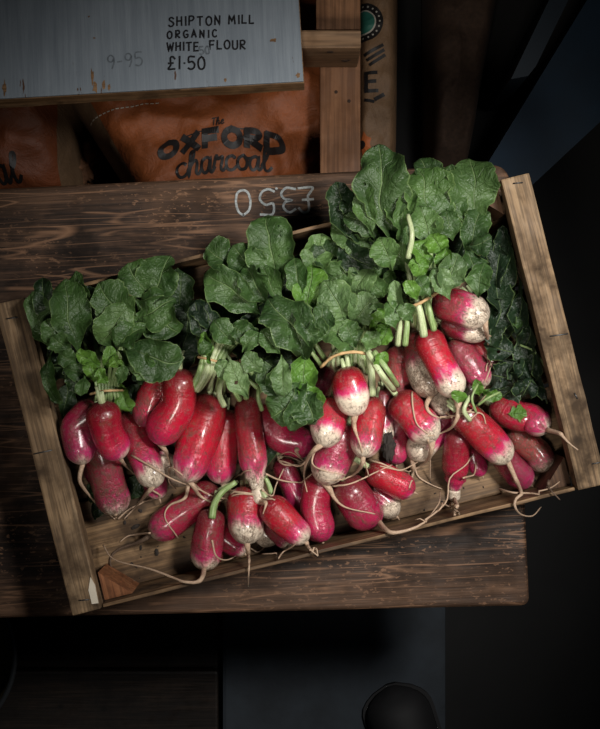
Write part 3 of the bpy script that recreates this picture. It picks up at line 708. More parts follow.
for idx, (ctr, rw, wf, dirt, pur, root, label) in enumerate(placed):
    rnd = random.Random(100+idx)
    zlow = min(c_.z for c_ in ctr)-rw
    t = empty(T, (ctr[3].x, ctr[3].y, zlow), label, 'radish', 'radishes heaped in the crate')
    knob = 'knob' in label and 'knobbly' not in label
    me, hd, tl, d1 = bulb_mesh(ctr, rw, wf, dirt, pur, rnd, knob)
    link('bulb', me, M['radish'], t)
    if knob:
        kc = [tl-d1*rw*.10+d1*rw*.1*q_ for q_ in range(4)]
        me2, _h, tl, _d = bulb_mesh(kc, rw*.46, 1.3, .2, .2, rnd, False)
        link('root_knob', me2, M['radish'], t)
    d0 = (ctr[0]-ctr[1]).normalized()
    for j in range(3):
        off = Vector((rnd.uniform(-.25, .25), rnd.uniform(-.25, .25), rnd.uniform(-.1, .3)))*rw
        e = hd+off+d0*rw*rnd.uniform(.6, 1.1)
        link('leaf_stalk', tube([hd-d0*rw*0.25+off*0.6, hd+off*.8+d0*rw*.2, e], [rw*.15, rw*.14, rw*.10], 7), M['palestem'], t)
    if root:
        pp = [tl-d1*rw*0.25, tl+d1*rw*0.12]
        path2 = catmull([Vector((a, b, 0)) for a, b in root], 26)
        z = tl.z; st_ = min(range(12), key=lambda j: (P(path2[j].x, path2[j].y, tl.z)-tl).length)+2
        path2 = catmull(path2[st_:], 26)
        for i, p in enumerate(path2):
            f = i/25
            zt = z
            q = P(p.x, p.y, zt)
            h_ = hf(q.x, q.y)+0.002
            z = max(h_, z-0.004) if i > 1 else max(tl.z, h_-0.004)
            q = P(p.x, p.y, z); pp.append(q)
        # smooth heights but never sink into the heap
        for _ in range(3):
            for i in range(3, len(pp)-1):
                pp[i].z = max(0.25*pp[i-1].z+0.5*pp[i].z+0.25*pp[i+1].z, hf(pp[i].x, pp[i].y)+0.0012)
        for _ in range(4):      # ease the start of the root into its path
            for i in range(1, 12):
                a_, b_ = pp[i-1], pp[i+1]; pp[i].x = (a_.x+b_.x+2*pp[i].x)/4; pp[i].y = (a_.y+b_.y+2*pp[i].y)/4
                pp[i].z = max((a_.z+b_.z+2*pp[i].z)/4, pp[i].z if i > 3 else -9)
        nn = len(pp); r0 = rw*(0.13 if wf > .2 else .10)
        if 'brightest red' in label: r0 = rw*.24
        rad = [max(0.0007, r0*(1-i/(nn-1))**2.4+0.0011*(1-0.6*i/(nn-1))) for i in range(nn)]
        wobn = [1+0.18*noise.noise(Vector((i*0.7, idx*3.3, 0))) for i in range(nn)]
        rad = [a*b for a, b in zip(rad, wobn)]
        dark = 'sideways on the bare' in label or 'brown muddy' in label
        link('taproot', tube(pp, rad, 8), M['darkroot'] if dark else M['root'], t)
    else:
        a = tl-d1*rw*.2; b = tl+d1*rw*.35+Vector((0, 0, -rw*.1))
        link('taproot', tube([a, tl+d1*rw*.05, b], [rw*.14, rw*.09, rw*.03], 7), M['root'], t)

# thin fibrous roots of a few radishes, lying over the heap
RD = {o['label']: o for o in C.objects if o.name.startswith('radish')}
def find(sub): return next(o for l, o in RD.items() if sub in l)
FIB = [
 ('black spot', [(118,519),(128,510),(140,504),(152,497)]),
 ('dusty white tip, rightmost', [(131,455),(150,466),(172,479),(196,488),(220,500)]),
 ('dusty white tip, rightmost', [(152,490),(160,496),(150,500),(138,502)]),
 ('widest glossy', [(193,483),(205,493),(222,498),(243,494),(272,499)]),
 ('slim glossy', [(222,486),(232,480),(243,472),(252,470)]),
 ('ending in a small white knob', [(266,474),(280,480),(300,482),(312,474)]),
 ('ending in a small white knob', [(262,490),(272,496),(276,485),(284,468)]),
 ('forked hairy', [(318,444),(312,462),(322,470),(345,475)]),
 ('forked hairy', [(312,454),(300,466),(285,462),(278,460),(286,456),(302,462)]),
 ('partly under the green', [(306,464),(285,465),(278,457),(290,452),(304,461)]),
 ('broad purple', [(332,486),(350,484),(372,474),(392,465)]),
 ('right in the centre', [(365,460),(380,463),(400,470),(418,462)]),
 ('heart-shaped', [(428,440),(430,455),(430,480)]),
 ('heart-shaped', [(412,392),(413,408),(417,424),(428,434)]),
 ('brightest red and white', [(459,412),(470,412),(482,414),(486,424)]),
 ('dull pinkish', [(440,417),(460,415),(474,408),(486,395)]),
 ('lower right in the right', [(495,372),(492,388),(480,400),(476,415)]),
 ('topmost radish of the right', [(487,345),(490,355),(489,372),(480,392)]),
 ('pale pink long', [(422,462),(418,478),(430,483),(442,490)]) if False else ('long pale pink', [(414,463),(418,476),(430,484),(442,489)]),
 ('fat mottled', [(425,520),(436,512),(447,500),(450,478),(466,465),(472,455)]),
 ('upright slender', [(455,500),(444,507),(430,516),(415,520)]),
 ('upright slender', [(463,478),(474,474),(476,462)]),
 ('purplish radish lying below', [(502,493),(525,493),(548,489),(562,480)]),
 ('white end whose root', [(250,548),(258,552),(266,546)]),
 ('bright red front', [(300,540),(290,548),(278,553),(262,554)]),
 ('bright red front', [(310,550),(316,548),(318,556)]),
 ('knobbly pink', [(212,540),(216,556),(226,560),(236,556)]),
 ('sideways on the bare', [(150,533),(140,534),(128,536),(120,542)]),
 ('furthest right in', [(517,365),(522,372),(528,377)]),
 ('furthest right in', [(517,363),(512,370),(508,372)]),
 ('widest glossy', [(193,482),(178,472),(170,468),(169,482),(176,489)]),
]
for key, pts in FIB:
    o = find(key); path = catmull([Vector((a, b, 0)) for a, b in pts], 18); pp = []
    z = None
    for p in path:
        zt = z or 0.52; q = P(p.x, p.y, zt); h_ = hf(q.x, q.y)+0.0018
        z = h_ if z is None else max(h_, z-0.0035)
        pp.append(P(p.x, p.y, z))
    for _ in range(3):
        for i in range(1, len(pp)-1): pp[i].z = max((pp[i-1].z+2*pp[i].z+pp[i+1].z)/4, hf(pp[i].x, pp[i].y)+.0008)
    link('root_fibre', tube(pp, [0.0011-0.0005*i/17 for i in range(18)], 6), M['root'], o)

# ------------------------------------------------------------------ leaves
def leaf_mesh(b, tip, wpx, roll=0.0, fold=0.25, arch=0.10, curl=0.0, ruf=0.12, seed=0, tone=(0, 0, 0), clamp=False, shape=0.6, n=24, m=18, lobes=0.07):
    rnd = random.Random(seed); pb, pt = P(*b), P(*tip)
    ax = pt-pb; L = ax.length; ax.normalize()
    side = ax.cross(Vector((0, 0, 1))).normalized(); up = side.cross(ax).normalized()
    if up.z < 0: up = -up
    R = Matrix.Rotation(roll, 3, ax); side = R @ side; up = R @ up
    W = S(wpx, (b[2]+tip[2])/2)/2
    ph = [rnd.uniform(0, 6.28) for _ in range(8)]
    verts = []; lf = []
    bend = rnd.uniform(-.08, .08)*L
    for i in range(n+1):
        u = i/n; s = (1-math.cos(math.pi*u))/2*0.8+u*0.2
        c_ = pb+ax*L*s+up*(arch*L*math.sin(math.pi*s)) + side*bend*math.sin(math.pi*s)
        cu = max(0, s-0.62)/0.38
        c_ += up*(-curl*L*cu*cu) - ax*(abs(curl)*L*0.35*cu*cu)
        sw = s**(0.72+shape)
        f = max(0.0, 1-abs(2*sw-1)**2.3)**0.5 if 0 < s < 1 else 0.0
        low = min(1, s/0.42); f *= 0.30+0.70*low*low*(3-2*low)
        for j in range(m+1):
            q = -1+2*j/m
            sgn = 1 if q >= 0 else -1
            edge = 1+lobes*math.sin(s*15+ph[0]+sgn*1.3)+lobes*0.5*math.sin(s*31+ph[1]+sgn)+0.035*math.sin(s*64+ph[2]*sgn)
            w_ = W*f*edge
            aq = abs(q)
            # lobed leaves wrap back a little at the base
            lat = w_*q
            x = lat*math.cos(fold*aq)
            z = aq*abs(w_)*math.sin(fold)*1.0
            rf = 1.7*ruf*W*aq**1.8*(math.sin(s*11+ph[3]+sgn*2)+0.6*math.sin(s*21+ph[4]+sgn*1.2))
            back = -0.16*W*aq**2*(1-s)+0.10*L*(1-aq**2)*max(0, s-0.75)
            p = c_+side*x+up*(z+rf)+ax*back
            nz = noise.noise_vector(Vector((p.x*38+seed, p.y*38, p.z*38)))
            p += up*nz.z*W*0.55*(0.22+aq)+side*nz.x*W*0.24+ax*nz.y*W*.18
            nz2 = noise.noise(Vector((p.x*120, p.y*120+seed, 0)))
            p += up*nz2*0.0018
            if clamp: p.z = max(p.z, hf(p.x, p.y)+0.0015+0.002*(1+nz.z))
            else: p.z = max(p.z, FLOORZ+0.001)
            lw = CRI_inv @ p     # do not cut through the far slat or the battens
            if abs(lw.y-HD) < 0.012 and abs(lw.x) < HW and p.z < RIM+0.002 and p.z > RIM-0.03: p.z = RIM+0.002+0.003*(seed % 7)/7+0.001*nz.x
            if abs(lw.x) > HW-0.037 and lw.y < HD+0.004:      # leaves fold up along the crate ends
                ex = abs(lw.x)-(HW-0.037); lw.x = math.copysign(HW-0.037+0.006*(1-math.exp(-ex/0.006)), lw.x)
                q_ = CRI @ Vector((lw.x, lw.y, 0)); p.x, p.y = q_.x, q_.y; p.z += min(ex, .03)*0.45
            verts.append(p); lf.append((q, s, seed))
    faces = []
    for i in range(n):
        for j in range(m):
            a = i*(m+1)+j; faces.append((a, a+1, a+m+2, a+m+1))
    me = mesh_from(verts, faces)
    set_attr(me, 'lf', 'FLOAT_VECTOR', lf); set_attr(me, 'tone', 'FLOAT_COLOR', np.tile([min(1, max(0, tone[0]+rnd.uniform(-.15, .14)*(0 if tone[2] > .95 else 1))), tone[1], min(1, max(0, tone[2]+rnd.uniform(-.2, .35)*(0 if tone[1] > .5 or tone[2] > .95 else 1))), 1], (len(verts), 1)))
    return me
def shape_pow(s): return 0.7+s          # larger: widest part further towards the tip

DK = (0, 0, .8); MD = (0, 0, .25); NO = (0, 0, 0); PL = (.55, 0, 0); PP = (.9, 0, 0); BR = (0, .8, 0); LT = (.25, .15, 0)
def greens(name, label, twine_px, z0, leaves, stems, fill, fillbox, seed, group='bunches of radish greens'):
    c0 = P(*twine_px, z0)
    root = empty('radish_greens', (c0.x, c0.y, z0-0.03), label, 'radish leaves')
    rnd = random.Random(seed)
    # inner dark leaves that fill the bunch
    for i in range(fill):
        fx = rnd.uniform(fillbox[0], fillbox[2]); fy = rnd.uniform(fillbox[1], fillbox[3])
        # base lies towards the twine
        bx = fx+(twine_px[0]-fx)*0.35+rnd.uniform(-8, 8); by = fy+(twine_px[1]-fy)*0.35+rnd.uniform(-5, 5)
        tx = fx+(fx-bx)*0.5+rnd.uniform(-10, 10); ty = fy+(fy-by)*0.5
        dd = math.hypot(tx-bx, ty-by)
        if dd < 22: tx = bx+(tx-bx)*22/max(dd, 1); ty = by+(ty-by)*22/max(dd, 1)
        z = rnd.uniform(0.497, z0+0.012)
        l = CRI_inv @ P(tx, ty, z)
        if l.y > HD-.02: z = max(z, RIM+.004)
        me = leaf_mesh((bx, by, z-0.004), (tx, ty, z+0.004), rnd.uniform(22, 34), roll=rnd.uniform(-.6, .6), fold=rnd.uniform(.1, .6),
                       arch=.12, curl=rnd.uniform(0, .3), ruf=.2, seed=seed*50+i, tone=(0, 0, 1.0) if twine_px[0] > 490 else rnd.choice([DK, DK, DK, MD]))  # right-end filler leaves: corner shade is put into their near-black colour
        link('leaf', me, M['leaf'], root)
    for i, lv in enumerate(leaves):
        (bx, by), (tx, ty), w_, tone = lv[:4]; kw = dict(lv[4]) if len(lv) > 4 else {}
        z = z0+0.010+0.0022*i
        if 'z' in kw: z = kw.pop('z')
        dz = kw.pop('dz', 0.006)
        kw.setdefault('roll', rnd.uniform(-.3, .3)); kw.setdefault('fold', rnd.uniform(.12, .4)); kw.setdefault('ruf', .13)
        kw.setdefault('arch', .09); kw.setdefault('curl', rnd.uniform(0, .2))
        me = leaf_mesh((bx, by, z), (tx, ty, z+dz), w_, seed=seed*100+i, tone=tone, **kw)
        link('leaf', me, M['leaf'], root)
    for st in stems:
        pts, rr, mt = st[:3]
        zs = st[3] if len(st) > 3 else z0+0.012
        path = catmull([Vector((a, b, 0)) for a, b in pts], 14); pp = []
        for i, p in enumerate(path):
            f = i/13; pp.append(P(p.x, p.y, zs+0.006*math.sin(math.pi*f)-(0.03*max(0, f-.6)/.4 if p.y > twine_px[1]+8 else 0)))
        r_ = S(rr, z0)
        link('leaf_stem', tube(pp, [r_*(1-.25*i/13) for i in range(14)], 8), M[mt], root)
    return root
def _u(): pass
def stembundle(cx, cy, top, bot, n, wd, seed, rr=3.0, dark=.3):
    """stems running from above the twine to the radish heads"""
    rnd = random.Random(seed); out = []
    for i in range(n):
        f = (i+.5)/n-.5
        p = [(top[0]+f*top[2]+rnd.uniform(-4, 4), top[1]+rnd.uniform(-6, 6)), (cx+f*wd*.9, cy-8), (cx+f*wd*.9+rnd.uniform(-1, 1), cy+6), (bot[0]+f*bot[2]+rnd.uniform(-2, 2), bot[1]+rnd.uniform(-3, 3))]
        out.append((p, rr*rnd.uniform(.75, 1.15), 'stem' if rnd.random() < dark else 'palestem'))
    return out

left_leaves = [
 ((62,340),(40,274),26,DK), ((52,348),(34,292),30,MD), ((88,325),(77,273),32,NO),
 ((50,350),(58,406),20,NO,{'curl':.1}), ((152,300),(128,262),36,MD), ((150,312),(166,254),46,NO,{'ruf':.2,'roll':-.3}),
 ((78,350),(68,278),40,NO,{'roll':.25,'fold':.3}), ((140,300),(177,334),42,NO,{'roll':.2}), ((60,350),(46,318),24,MD),
 ((140,322),(98,283),44,LT,{'fold':.15,'ruf':.08}), ((136,322),(174,296),40,NO,{'roll':-.3}), ((134,300),(98,344),40,LT,{'ruf':.06,'fold':.12}),
 ((148,322),(115,348),32,NO,{'fold':.5}), ((118,352),(154,378),26,LT,{'fold':.3}), ((124,344),(184,362),46,NO,{'fold':.35,'ruf':.08,'roll':.15}),
 ((70,352),(50,336),22,NO), ((96,378),(64,368),20,NO), ((84,392),(68,374),20,MD), ((100,372),(84,350),16,BR), ((104,368),(112,346),15,BR),
 ((96,360),(76,352),16,BR,{'ruf':.25}), ((94,382),(88,362),15,BR,{'ruf':.3}), ((120,368),(112,356),15,BR), ((108,384),(98,368),13,BR,{'ruf':.3}),
 ((122,384),(130,412),18,BR,{'ruf':.25,'z':.535}), ((76,362),(60,352),20,NO), ((118,384),(126,366),13,NO), ((84,376),(80,396),14,NO),
]
left_stems = stembundle(107, 392, (108, 340, 50), (104, 408, 36), 8, 28, 3, 2.0, .85)
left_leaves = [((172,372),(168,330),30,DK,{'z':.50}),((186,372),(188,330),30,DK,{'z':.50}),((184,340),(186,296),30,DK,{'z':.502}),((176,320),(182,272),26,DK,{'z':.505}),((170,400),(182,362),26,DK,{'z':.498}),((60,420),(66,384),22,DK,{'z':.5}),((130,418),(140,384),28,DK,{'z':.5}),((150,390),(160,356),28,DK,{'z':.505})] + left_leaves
gL = greens('l', 'leafy radish greens of the bunch nearest the left end of the crate', (106, 392), .522, left_leaves, left_stems, 22, (48, 285, 172, 375), 7)
cen_leaves = [
 ((246,275),(205,246),34,MD,{'ruf':.25}), ((310,275),(322,234),32,LT), ((270,285),(233,246),36,MD,{'ruf':.2}), ((280,285),(264,214),52,NO,{'ruf':.16,'fold':.35}),
 ((310,322),(312,260),32,BR,{'tone_':0}), ((258,312),(203,272),42,NO,{'fold':.35,'ruf':.08}), ((302,300),(292,258),28,NO,{'fold':.7}), ((268,308),(240,266),38,NO,{'fold':.7,'ruf':.2}),
 ((282,310),(262,262),28,NO,{'fold':.9}), ((225,330),(190,300),26,DK), ((206,345),(196,302),20,DK), ((235,345),(214,318),26,NO), ((262,345),(232,322),22,NO),
 ((316,352),(300,302),34,NO,{'fold':.5}), ((304,356),(268,298),52,NO,{'fold':.35,'ruf':.14}), ((312,345),(322,306),26,MD,{'fold':.6}), ((280,352),(260,330),22,NO),
 ((244,352),(258,332),18,LT), ((212,362),(203,332),16,BR,{'ruf':.3}), ((262,362),(276,396),26,MD), ((285,362),(268,392),24,NO), ((228,382),(220,358),17,PP,{'ruf':.15}),
 ((248,394),(230,362),26,PP,{'ruf':.12,'fold':.5}), ((262,372),(245,352),20,PL), ((282,356),(284,398),22,PL,{'fold':.4}), ((212,344),(200,352),14,NO),
 ((306,352),(300,400),30,BR,{'ruf':.22,'z':.555}), ((304,378),(318,412),26,BR,{'ruf':.2,'z':.56}), ((306,386),(270,416),40,NO,{'z':.566,'clamp':True,'ruf':.15,'shape':.8}),
 ((300,388),(314,426),34,NO,{'z':.569,'clamp':True,'ruf':.25,'roll':.3}), ((298,398),(290,432),28,NO,{'z':.566,'clamp':True,'ruf':.2}),
]
for i, l in enumerate(cen_leaves):
    if len(l) > 4: l[4].pop('tone_', None)
cen_stems = stembundle(214, 366, (232, 322, 60), (204, 392, 44), 6, 24, 5, 2.7, .6) + \
    [([(262,392),(240,372),(226,352),(240,338),(262,335),(278,322)], 2.2, 'stem'), ([(246,398),(247,388),(252,370)], 3.2, 'stem'), ([(240,400),(233,388),(228,372)], 3, 'stem'),
     ([(196,390),(206,372),(213,345)], 4.5, 'palestem'), ([(190,392),(199,374),(205,350)], 4, 'stem'), ([(224,406),(219,392),(224,372)], 3.2, 'palestem'), ([(262,410),(258,395),(262,375)], 2.4, 'stem')]
gC = greens('c', 'bushy radish greens of the left-centre bunch, with bright leaf falling over the heap', (214, 366), .527, cen_leaves, cen_stems, 24, (205, 265, 310, 375), 11)
mid_leaves = [
 ((330,270),(318,240),28,MD), ((365,255),(334,248),34,NO,{'fold':.4}), ((345,290),(326,262),30,NO), ((376,248),(333,226),38,LT,{'fold':.3,'ruf':.1}),
 ((352,270),(326,280),30,NO), ((392,268),(368,292),34,LT,{'fold':.3}), ((372,262),(352,296),30,PL,{'fold':.35,'roll':.2}), ((410,272),(380,238),36,LT,{'fold':.4}),
 ((388,296),(366,278),24,NO), ((390,312),(364,318),30,NO), ((350,326),(326,280),38,PL,{'fold':.12,'ruf':.06}), ((352,325),(375,296),32,PL,{'fold':.15,'ruf':.06}),
 ((352,350),(326,328),32,LT,{'fold':.3}), ((356,345),(346,322),24,NO), ((372,330),(390,312),24,BR,{'ruf':.2}), ((376,345),(388,325),18,BR), ((318,340),(300,320),22,NO), ((368,350),(378,330),18,LT),
 ((376,370),(386,352),14,BR,{'ruf':.25}),
]
mid_stems = stembundle(349, 357, (352, 315, 44), (350, 374, 34), 8, 38, 8, 3.0, .45) + \
    [([(368,352),(380,372),(394,390)], 3.8, 'palestem', .575), ([(374,352),(386,368),(398,386)], 3.2, 'stem', .578), ([(322,366),(310,350),(300,340)], 2.4, 'stem'),
     ([(326,360),(316,345),(308,330)], 2.6, 'stem'), ([(372,395),(371,370),(366,350)], 4.2, 'palestem'), ([(362,372),(360,350)], 4, 'palestem')]
gM = greens('m', 'pale green radish leaves of the centre bunch above its straw twine', (349, 357), .53, mid_leaves, mid_stems, 14, (325, 262, 392, 335), 13)
right_leaves = [
 ((350,240),(334,182),30,DK), ((362,235),(345,196),28,DK), ((440,205),(420,156),34,MD), ((452,235),(452,165),36,NO), ((380,240),(345,215),26,NO),
 ((470,232),(474,154),52,LT,{'fold':.3,'ruf':.12}), ((402,235),(392,186),36,LT), ((438,238),(420,164),54,LT,{'fold':.3,'ruf':.08}), ((468,262),(484,205),30,NO),
 ((392,240),(376,146),60,NO,{'fold':.5,'ruf':.12,'roll':-.2}), ((372,235),(366,182),26,LT,{'fold':.6}), ((408,248),(398,206),34,NO,{'roll':.4}), ((396,232),(412,190),26,LT,{'fold':.6}),
 ((430,245),(420,205),32,LT,{'fold':.4}), ((452,240),(446,210),24,NO), ((468,248),(494,238),28,MD,{'fold':.8}), ((466,250),(482,286),32,NO,{'ruf':.2}),
 ((392,268),(378,238),30,LT,{'fold':.4}), ((430,268),(412,240),24,BR,{'ruf':.22}), ((440,256),(430,234),24,BR,{'ruf':.25}), ((424,280),(416,256),22,BR,{'ruf':.2}), ((446,276),(444,248),20,BR,{'ruf':.2}),
 ((440,294),(460,254),32,PL,{'fold':.5}), ((452,298),(434,268),24,PL), ((432,296),(418,276),20,NO), ((480,296),(486,262),26,MD), ((402,315),(394,280),20,PL,{'fold':.7,'ruf':.1}),
 ((396,330),(390,300),18,NO), ((412,322),(400,304),18,LT), ((416,300),(406,280),16,BR),
]
right_stems = stembundle(421, 305, (424, 235, 44), (424, 328, 26), 6, 24, 21, 2.6, .8) + \
    [([(424,336),(420,312),(412,285)], 4.2, 'palestem', .57), ([(405,345),(407,325),(408,300)], 3.4, 'stem', .555), ([(434,330),(430,312),(426,290)], 3.2, 'stem', .57),
     ([(398,345),(400,328),(404,310)], 3.4, 'palestem', .55), ([(408,258),(412,235),(408,215)], 3, 'palestem', .60)]
gR = greens('r', 'tallest radish greens, of the right bunch, reaching over the far side of the crate', (421, 305), .545, right_leaves, right_stems, 26, (345, 195, 470, 295), 17)
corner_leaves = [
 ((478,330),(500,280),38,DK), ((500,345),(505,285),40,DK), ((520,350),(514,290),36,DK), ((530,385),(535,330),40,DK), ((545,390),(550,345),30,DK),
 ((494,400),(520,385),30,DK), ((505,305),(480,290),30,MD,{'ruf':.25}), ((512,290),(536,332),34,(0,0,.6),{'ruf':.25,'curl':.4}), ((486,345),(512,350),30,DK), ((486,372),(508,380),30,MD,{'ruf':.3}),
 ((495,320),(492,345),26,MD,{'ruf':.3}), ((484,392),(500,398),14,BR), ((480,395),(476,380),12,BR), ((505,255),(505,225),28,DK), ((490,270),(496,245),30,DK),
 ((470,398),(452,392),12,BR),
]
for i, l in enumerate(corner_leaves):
    l = (*l[:3], (0, 0, 1.0) if l[3] in (DK, MD) else l[3], *l[4:])  # near-black tone paints the corner's shade into these leaves
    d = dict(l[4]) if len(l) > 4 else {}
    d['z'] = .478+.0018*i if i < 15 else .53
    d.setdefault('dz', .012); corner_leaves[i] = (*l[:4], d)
gK = greens('k', 'curly radish greens with shade put into their dark leaf colour, lying low along the right end of the crate', (500, 400), .49, corner_leaves,
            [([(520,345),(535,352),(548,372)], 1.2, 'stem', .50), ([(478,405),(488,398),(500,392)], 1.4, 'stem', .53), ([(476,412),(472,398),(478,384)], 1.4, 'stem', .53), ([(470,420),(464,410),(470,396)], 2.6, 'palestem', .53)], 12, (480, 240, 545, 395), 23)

# green scraps under and on the radishes, each lying by itself
def scrap(b, t_, wd, tone, label, z, clamp=False, seed=0, name='leaf_scrap', **kw):
    zz_ = z if not clamp else z
    me = leaf_mesh((b[0], b[1], zz_), (t_[0], t_[1], zz_), wd, tone=tone, clamp=clamp, seed=seed, **kw)
    o = link(name, me, M['leaf']); center_origin(o); return prop(o, label, 'leaf')
scrap((72,500),(112,488),22,DK,'dark green leaf pressed under the lumpy muddy radish by the left crate end',.466, seed=901, fold=.1, arch=.02)
scrap((76,518),(106,505),16,DK,'lower dark green leaf on the crate base by the left crate end',.464, seed=902, fold=.1, arch=.02)
scrap((128,500),(142,478),20,DK,'dark leaf between the left bunch and the sideways wine-red radish',.468, seed=903, fold=.1, arch=.02)
scrap((262,470),(272,432),20,DK,'dark green leaf between the knob-ended radish and the centre bunch',.475, seed=904, fold=.2, arch=.02)
scrap((508,413),(524,410),14,BR,'tiny lobed green leaf scrap stuck on a radish by the right crate end',.50, clamp=True, seed=905, fold=.1, lobes=.25, ruf=.05)
scrap((380,405),(360,416),16,(.7,.4,0),'small yellow-green leaf scrap behind the half white topmost radish',.535, seed=906, fold=.2)
# stalk with cut leaves pushed through at the front
def stalk(pts, r, z, label, mt='stem'):
    path = catmull([Vector((a, b, 0)) for a, b in pts], 12)
    pp = []
    for p in path:
        q = P(p.x, p.y, z); pp.append(P(p.x, p.y, max(z, hf(q.x, q.y)*0+z)))
    o = link('green_stalk', tube(pp, [S(r, z)*(1-.3*i/11) for i in range(12)], 8), M[mt]); center_origin(o); return prop(o, label, 'stalk')
stalk([(212,518),(214,505),(222,492),(236,482)], 4.0, .515, 'green stalk rising from the front radish with the very long thin root')
stalk([(272,500),(270,488),(264,474)], 3.0, .505, 'short green stalk behind the bright red front radish')

# twine round each bunch: half hidden loop lying over the stems
def twine(pts, z, label, r=0.0013, arch=.010):
    path = catmull([Vector((a, b, 0)) for a, b in pts], 20); n = len(path)
    top = [P(p.x, p.y, z+arch*math.sin(math.pi*i/(n-1))) for i, p in enumerate(path)]
    low = [P(p.x, p.y, z-arch*1.1*math.sin(math.pi*i/(n-1))) for i, p in enumerate(path)][::-1]
    loop = top+low[1:-1]+[top[0], top[1]]
    o = link('twine_tie', tube(loop, [r*(1+.15*math.sin(i*2.1)) for i in range(len(loop))], 7), M['twine']); center_origin(o)
    return prop(o, label, 'twine')
twine([(90,394),(104,391),(123,390)], .542, 'straw twine tied round the leaf stems of the left bunch')
twine([(198,357),(208,359),(222,363)], .553, 'short straw twine tied round the stems of the left-centre bunch')
twine([(321,367),(334,356),(352,352),(366,354),(373,359)], .560, 'straw-coloured twine arching over the pale stems of the centre bunch', .0016, .014)
twine([(406,308),(420,303),(440,291)], .578, 'brown twine tied slantwise round the stems of the right bunch', .0016)

# soil
def lump(px_, py_, rx, ry, z, seed, name, mat, label, cat, h=.6):
    bm = bmesh.new(); bmesh.ops.create_icosphere(bm, subdivisions=4, radius=1)
    c_ = P(px_, py_, z)
    for v in bm.verts:
        f = 1+.6*noise.noise(v.co*2.1+Vector((seed, 0, 0)))+.45*noise.noise(v.co*6+Vector((seed, 4, 0)))
        v.co = Vector((v.co.x*rx*f, v.co.y*ry*f, (v.co.z*f)*h*min(rx, ry)))
        v.co += c_+Vector((0, 0, h*min(rx, ry)))
    me = bpy.data.meshes.new(name); bm.to_mesh(me); bm.free()
    o = link(name, me, mat); center_origin(o); return prop(o, label, cat)
lump(388, 447, .006, .014, .505, 3, 'soil_clod', M['soil'], 'black clod of wet soil beside the vivid red sideways radish', 'soil')
lump(282, 545, .011, .007, FLOORZ, 5, 'soil_clod', M['soil'], 'dark clod of soil under the front radishes at the slat', 'soil')
rnd = random.Random(5); bm = bmesh.new()
for i in range(260):
    px_ = rnd.uniform(85, 560); py_ = rnd.uniform(470, 600); r = abs(rnd.gauss(0, .0009))+.0005
    q = P(px_, py_, FLOORZ); l = CRI_inv @ q
    if abs(l.x) > HW-.04 or l.y < -HD+.006: continue
    if hf(q.x, q.y) > FLOORZ+.001: continue
    mtx = Matrix.Translation(Vector((q.x, q.y, FLOORZ+r*.4))) @ Matrix.Rotation(rnd.uniform(0, 3), 4, 'Z') @ Matrix.Diagonal((r*rnd.uniform(1, 2.4), r, r*.7, 1))
    bmesh.ops.create_icosphere(bm, subdivisions=1, radius=1, matrix=mtx)
me = bpy.data.meshes.new('crumbs'); bm.to_mesh(me); bm.free()
prop(link('soil_crumbs', me, M['soil'], smooth=False), 'black soil crumbs scattered over the bare crate base', 'soil', kind='stuff')

# ------------------------------------------------------------------ behind the bench
def sack(name, quad, z0, hgt, mat, label, seed, nu=70, nv=50, wr=.010, pw=5):
    """quad: far-left, far-right, near-right, near-left in px at the sack's top height; returns object and a surface function"""
    zt = z0+hgt
    A, B, D, E = [P(a, b, zt) for a, b in quad]
    def base(u, v):   # v 0 near, 1 far
        n_ = E.lerp(D, u); f_ = A.lerp(B, u); return n_.lerp(f_, v)
    def top(u, v, lift=0.0):
        p = base(u, v); e = max(0, 1-abs(2*u-1)**pw)**.5*max(0, 1-abs(2*v-1)**(pw+2))**.5
        c1 = noise.fractal(Vector((p.x*7+seed, p.y*7, seed)), 1.0, 2.0, 4)
        c2 = 1-abs(noise.noise(Vector((p.x*13+p.y*9, p.y*17-p.x*6+seed, 3))))*2
        c3 = 1-abs(noise.noise(Vector((p.x*31-p.y*22, p.y*26+p.x*12+seed, 8))))*2
        p.z = z0+hgt*(.12+.88*e)+(c1*wr*1.4+c2*wr*.9+c3*wr*.35)*e+lift
        return p
    verts = []; uv = []; faces = []
    for i in range(nu+1):
        for j in range(nv+1):
            verts.append(top(i/nu, j/nv)); uv.append((i/nu, j/nv, 0))
    off = len(verts)
    for i in range(nu+1):
        for j in range(nv+1):
            p = base(i/nu, j/nv); p.z = z0; verts.append(p); uv.append((i/nu, j/nv, 0))
    for i in range(nu):
        for j in range(nv):
            a = i*(nv+1)+j; faces.append((a, a+nv+1, a+nv+2, a+1)); a += off; faces.append((a, a+1, a+nv+2, a+nv+1))
    for i in range(nu):
        for j in (0, nv):
            a = i*(nv+1)+j; b = a+nv+1
            faces.append((a, a+off, b+off, b) if j == 0 else (a, b, b+off, a+off))
    for j in range(nv):
        for i in (0, nu):
            a = i*(nv+1)+j; b = a+1
            faces.append((a, b, b+off, a+off) if i == 0 else (a, a+off, b+off, b))
    me = mesh_from(verts, faces); set_attr(me, 'suv', 'FLOAT_VECTOR', uv)
    root = empty(name, tuple(Vector((A.x+B.x+D.x+E.x, A.y+B.y+D.y+E.y, 0))/4)[:2]+(z0,), label, 'sack')
    link('paper_bag', me, mat, root)
    def surf(x, y, lift=.0012):
        # invert the bilinear map by a few Newton steps
        u = v = .5
        for _ in range(6):
            p = base(u, v); eps = .01
            pu = (base(u+eps, v)-p)/eps; pv = (base(u, v+eps)-p)/eps
            dx, dy = x-p.x, y-p.y; det = pu.x*pv.y-pu.y*pv.x
            u += (dx*pv.y-dy*pv.x)/det; v += (pu.x*dy-pu.y*dx)/det
        u = min(max(u, 0), 1); v = min(max(v, 0), 1)
        q = top(u, v, lift); return Vector((x, y, q.z))
    return root, surf, zt
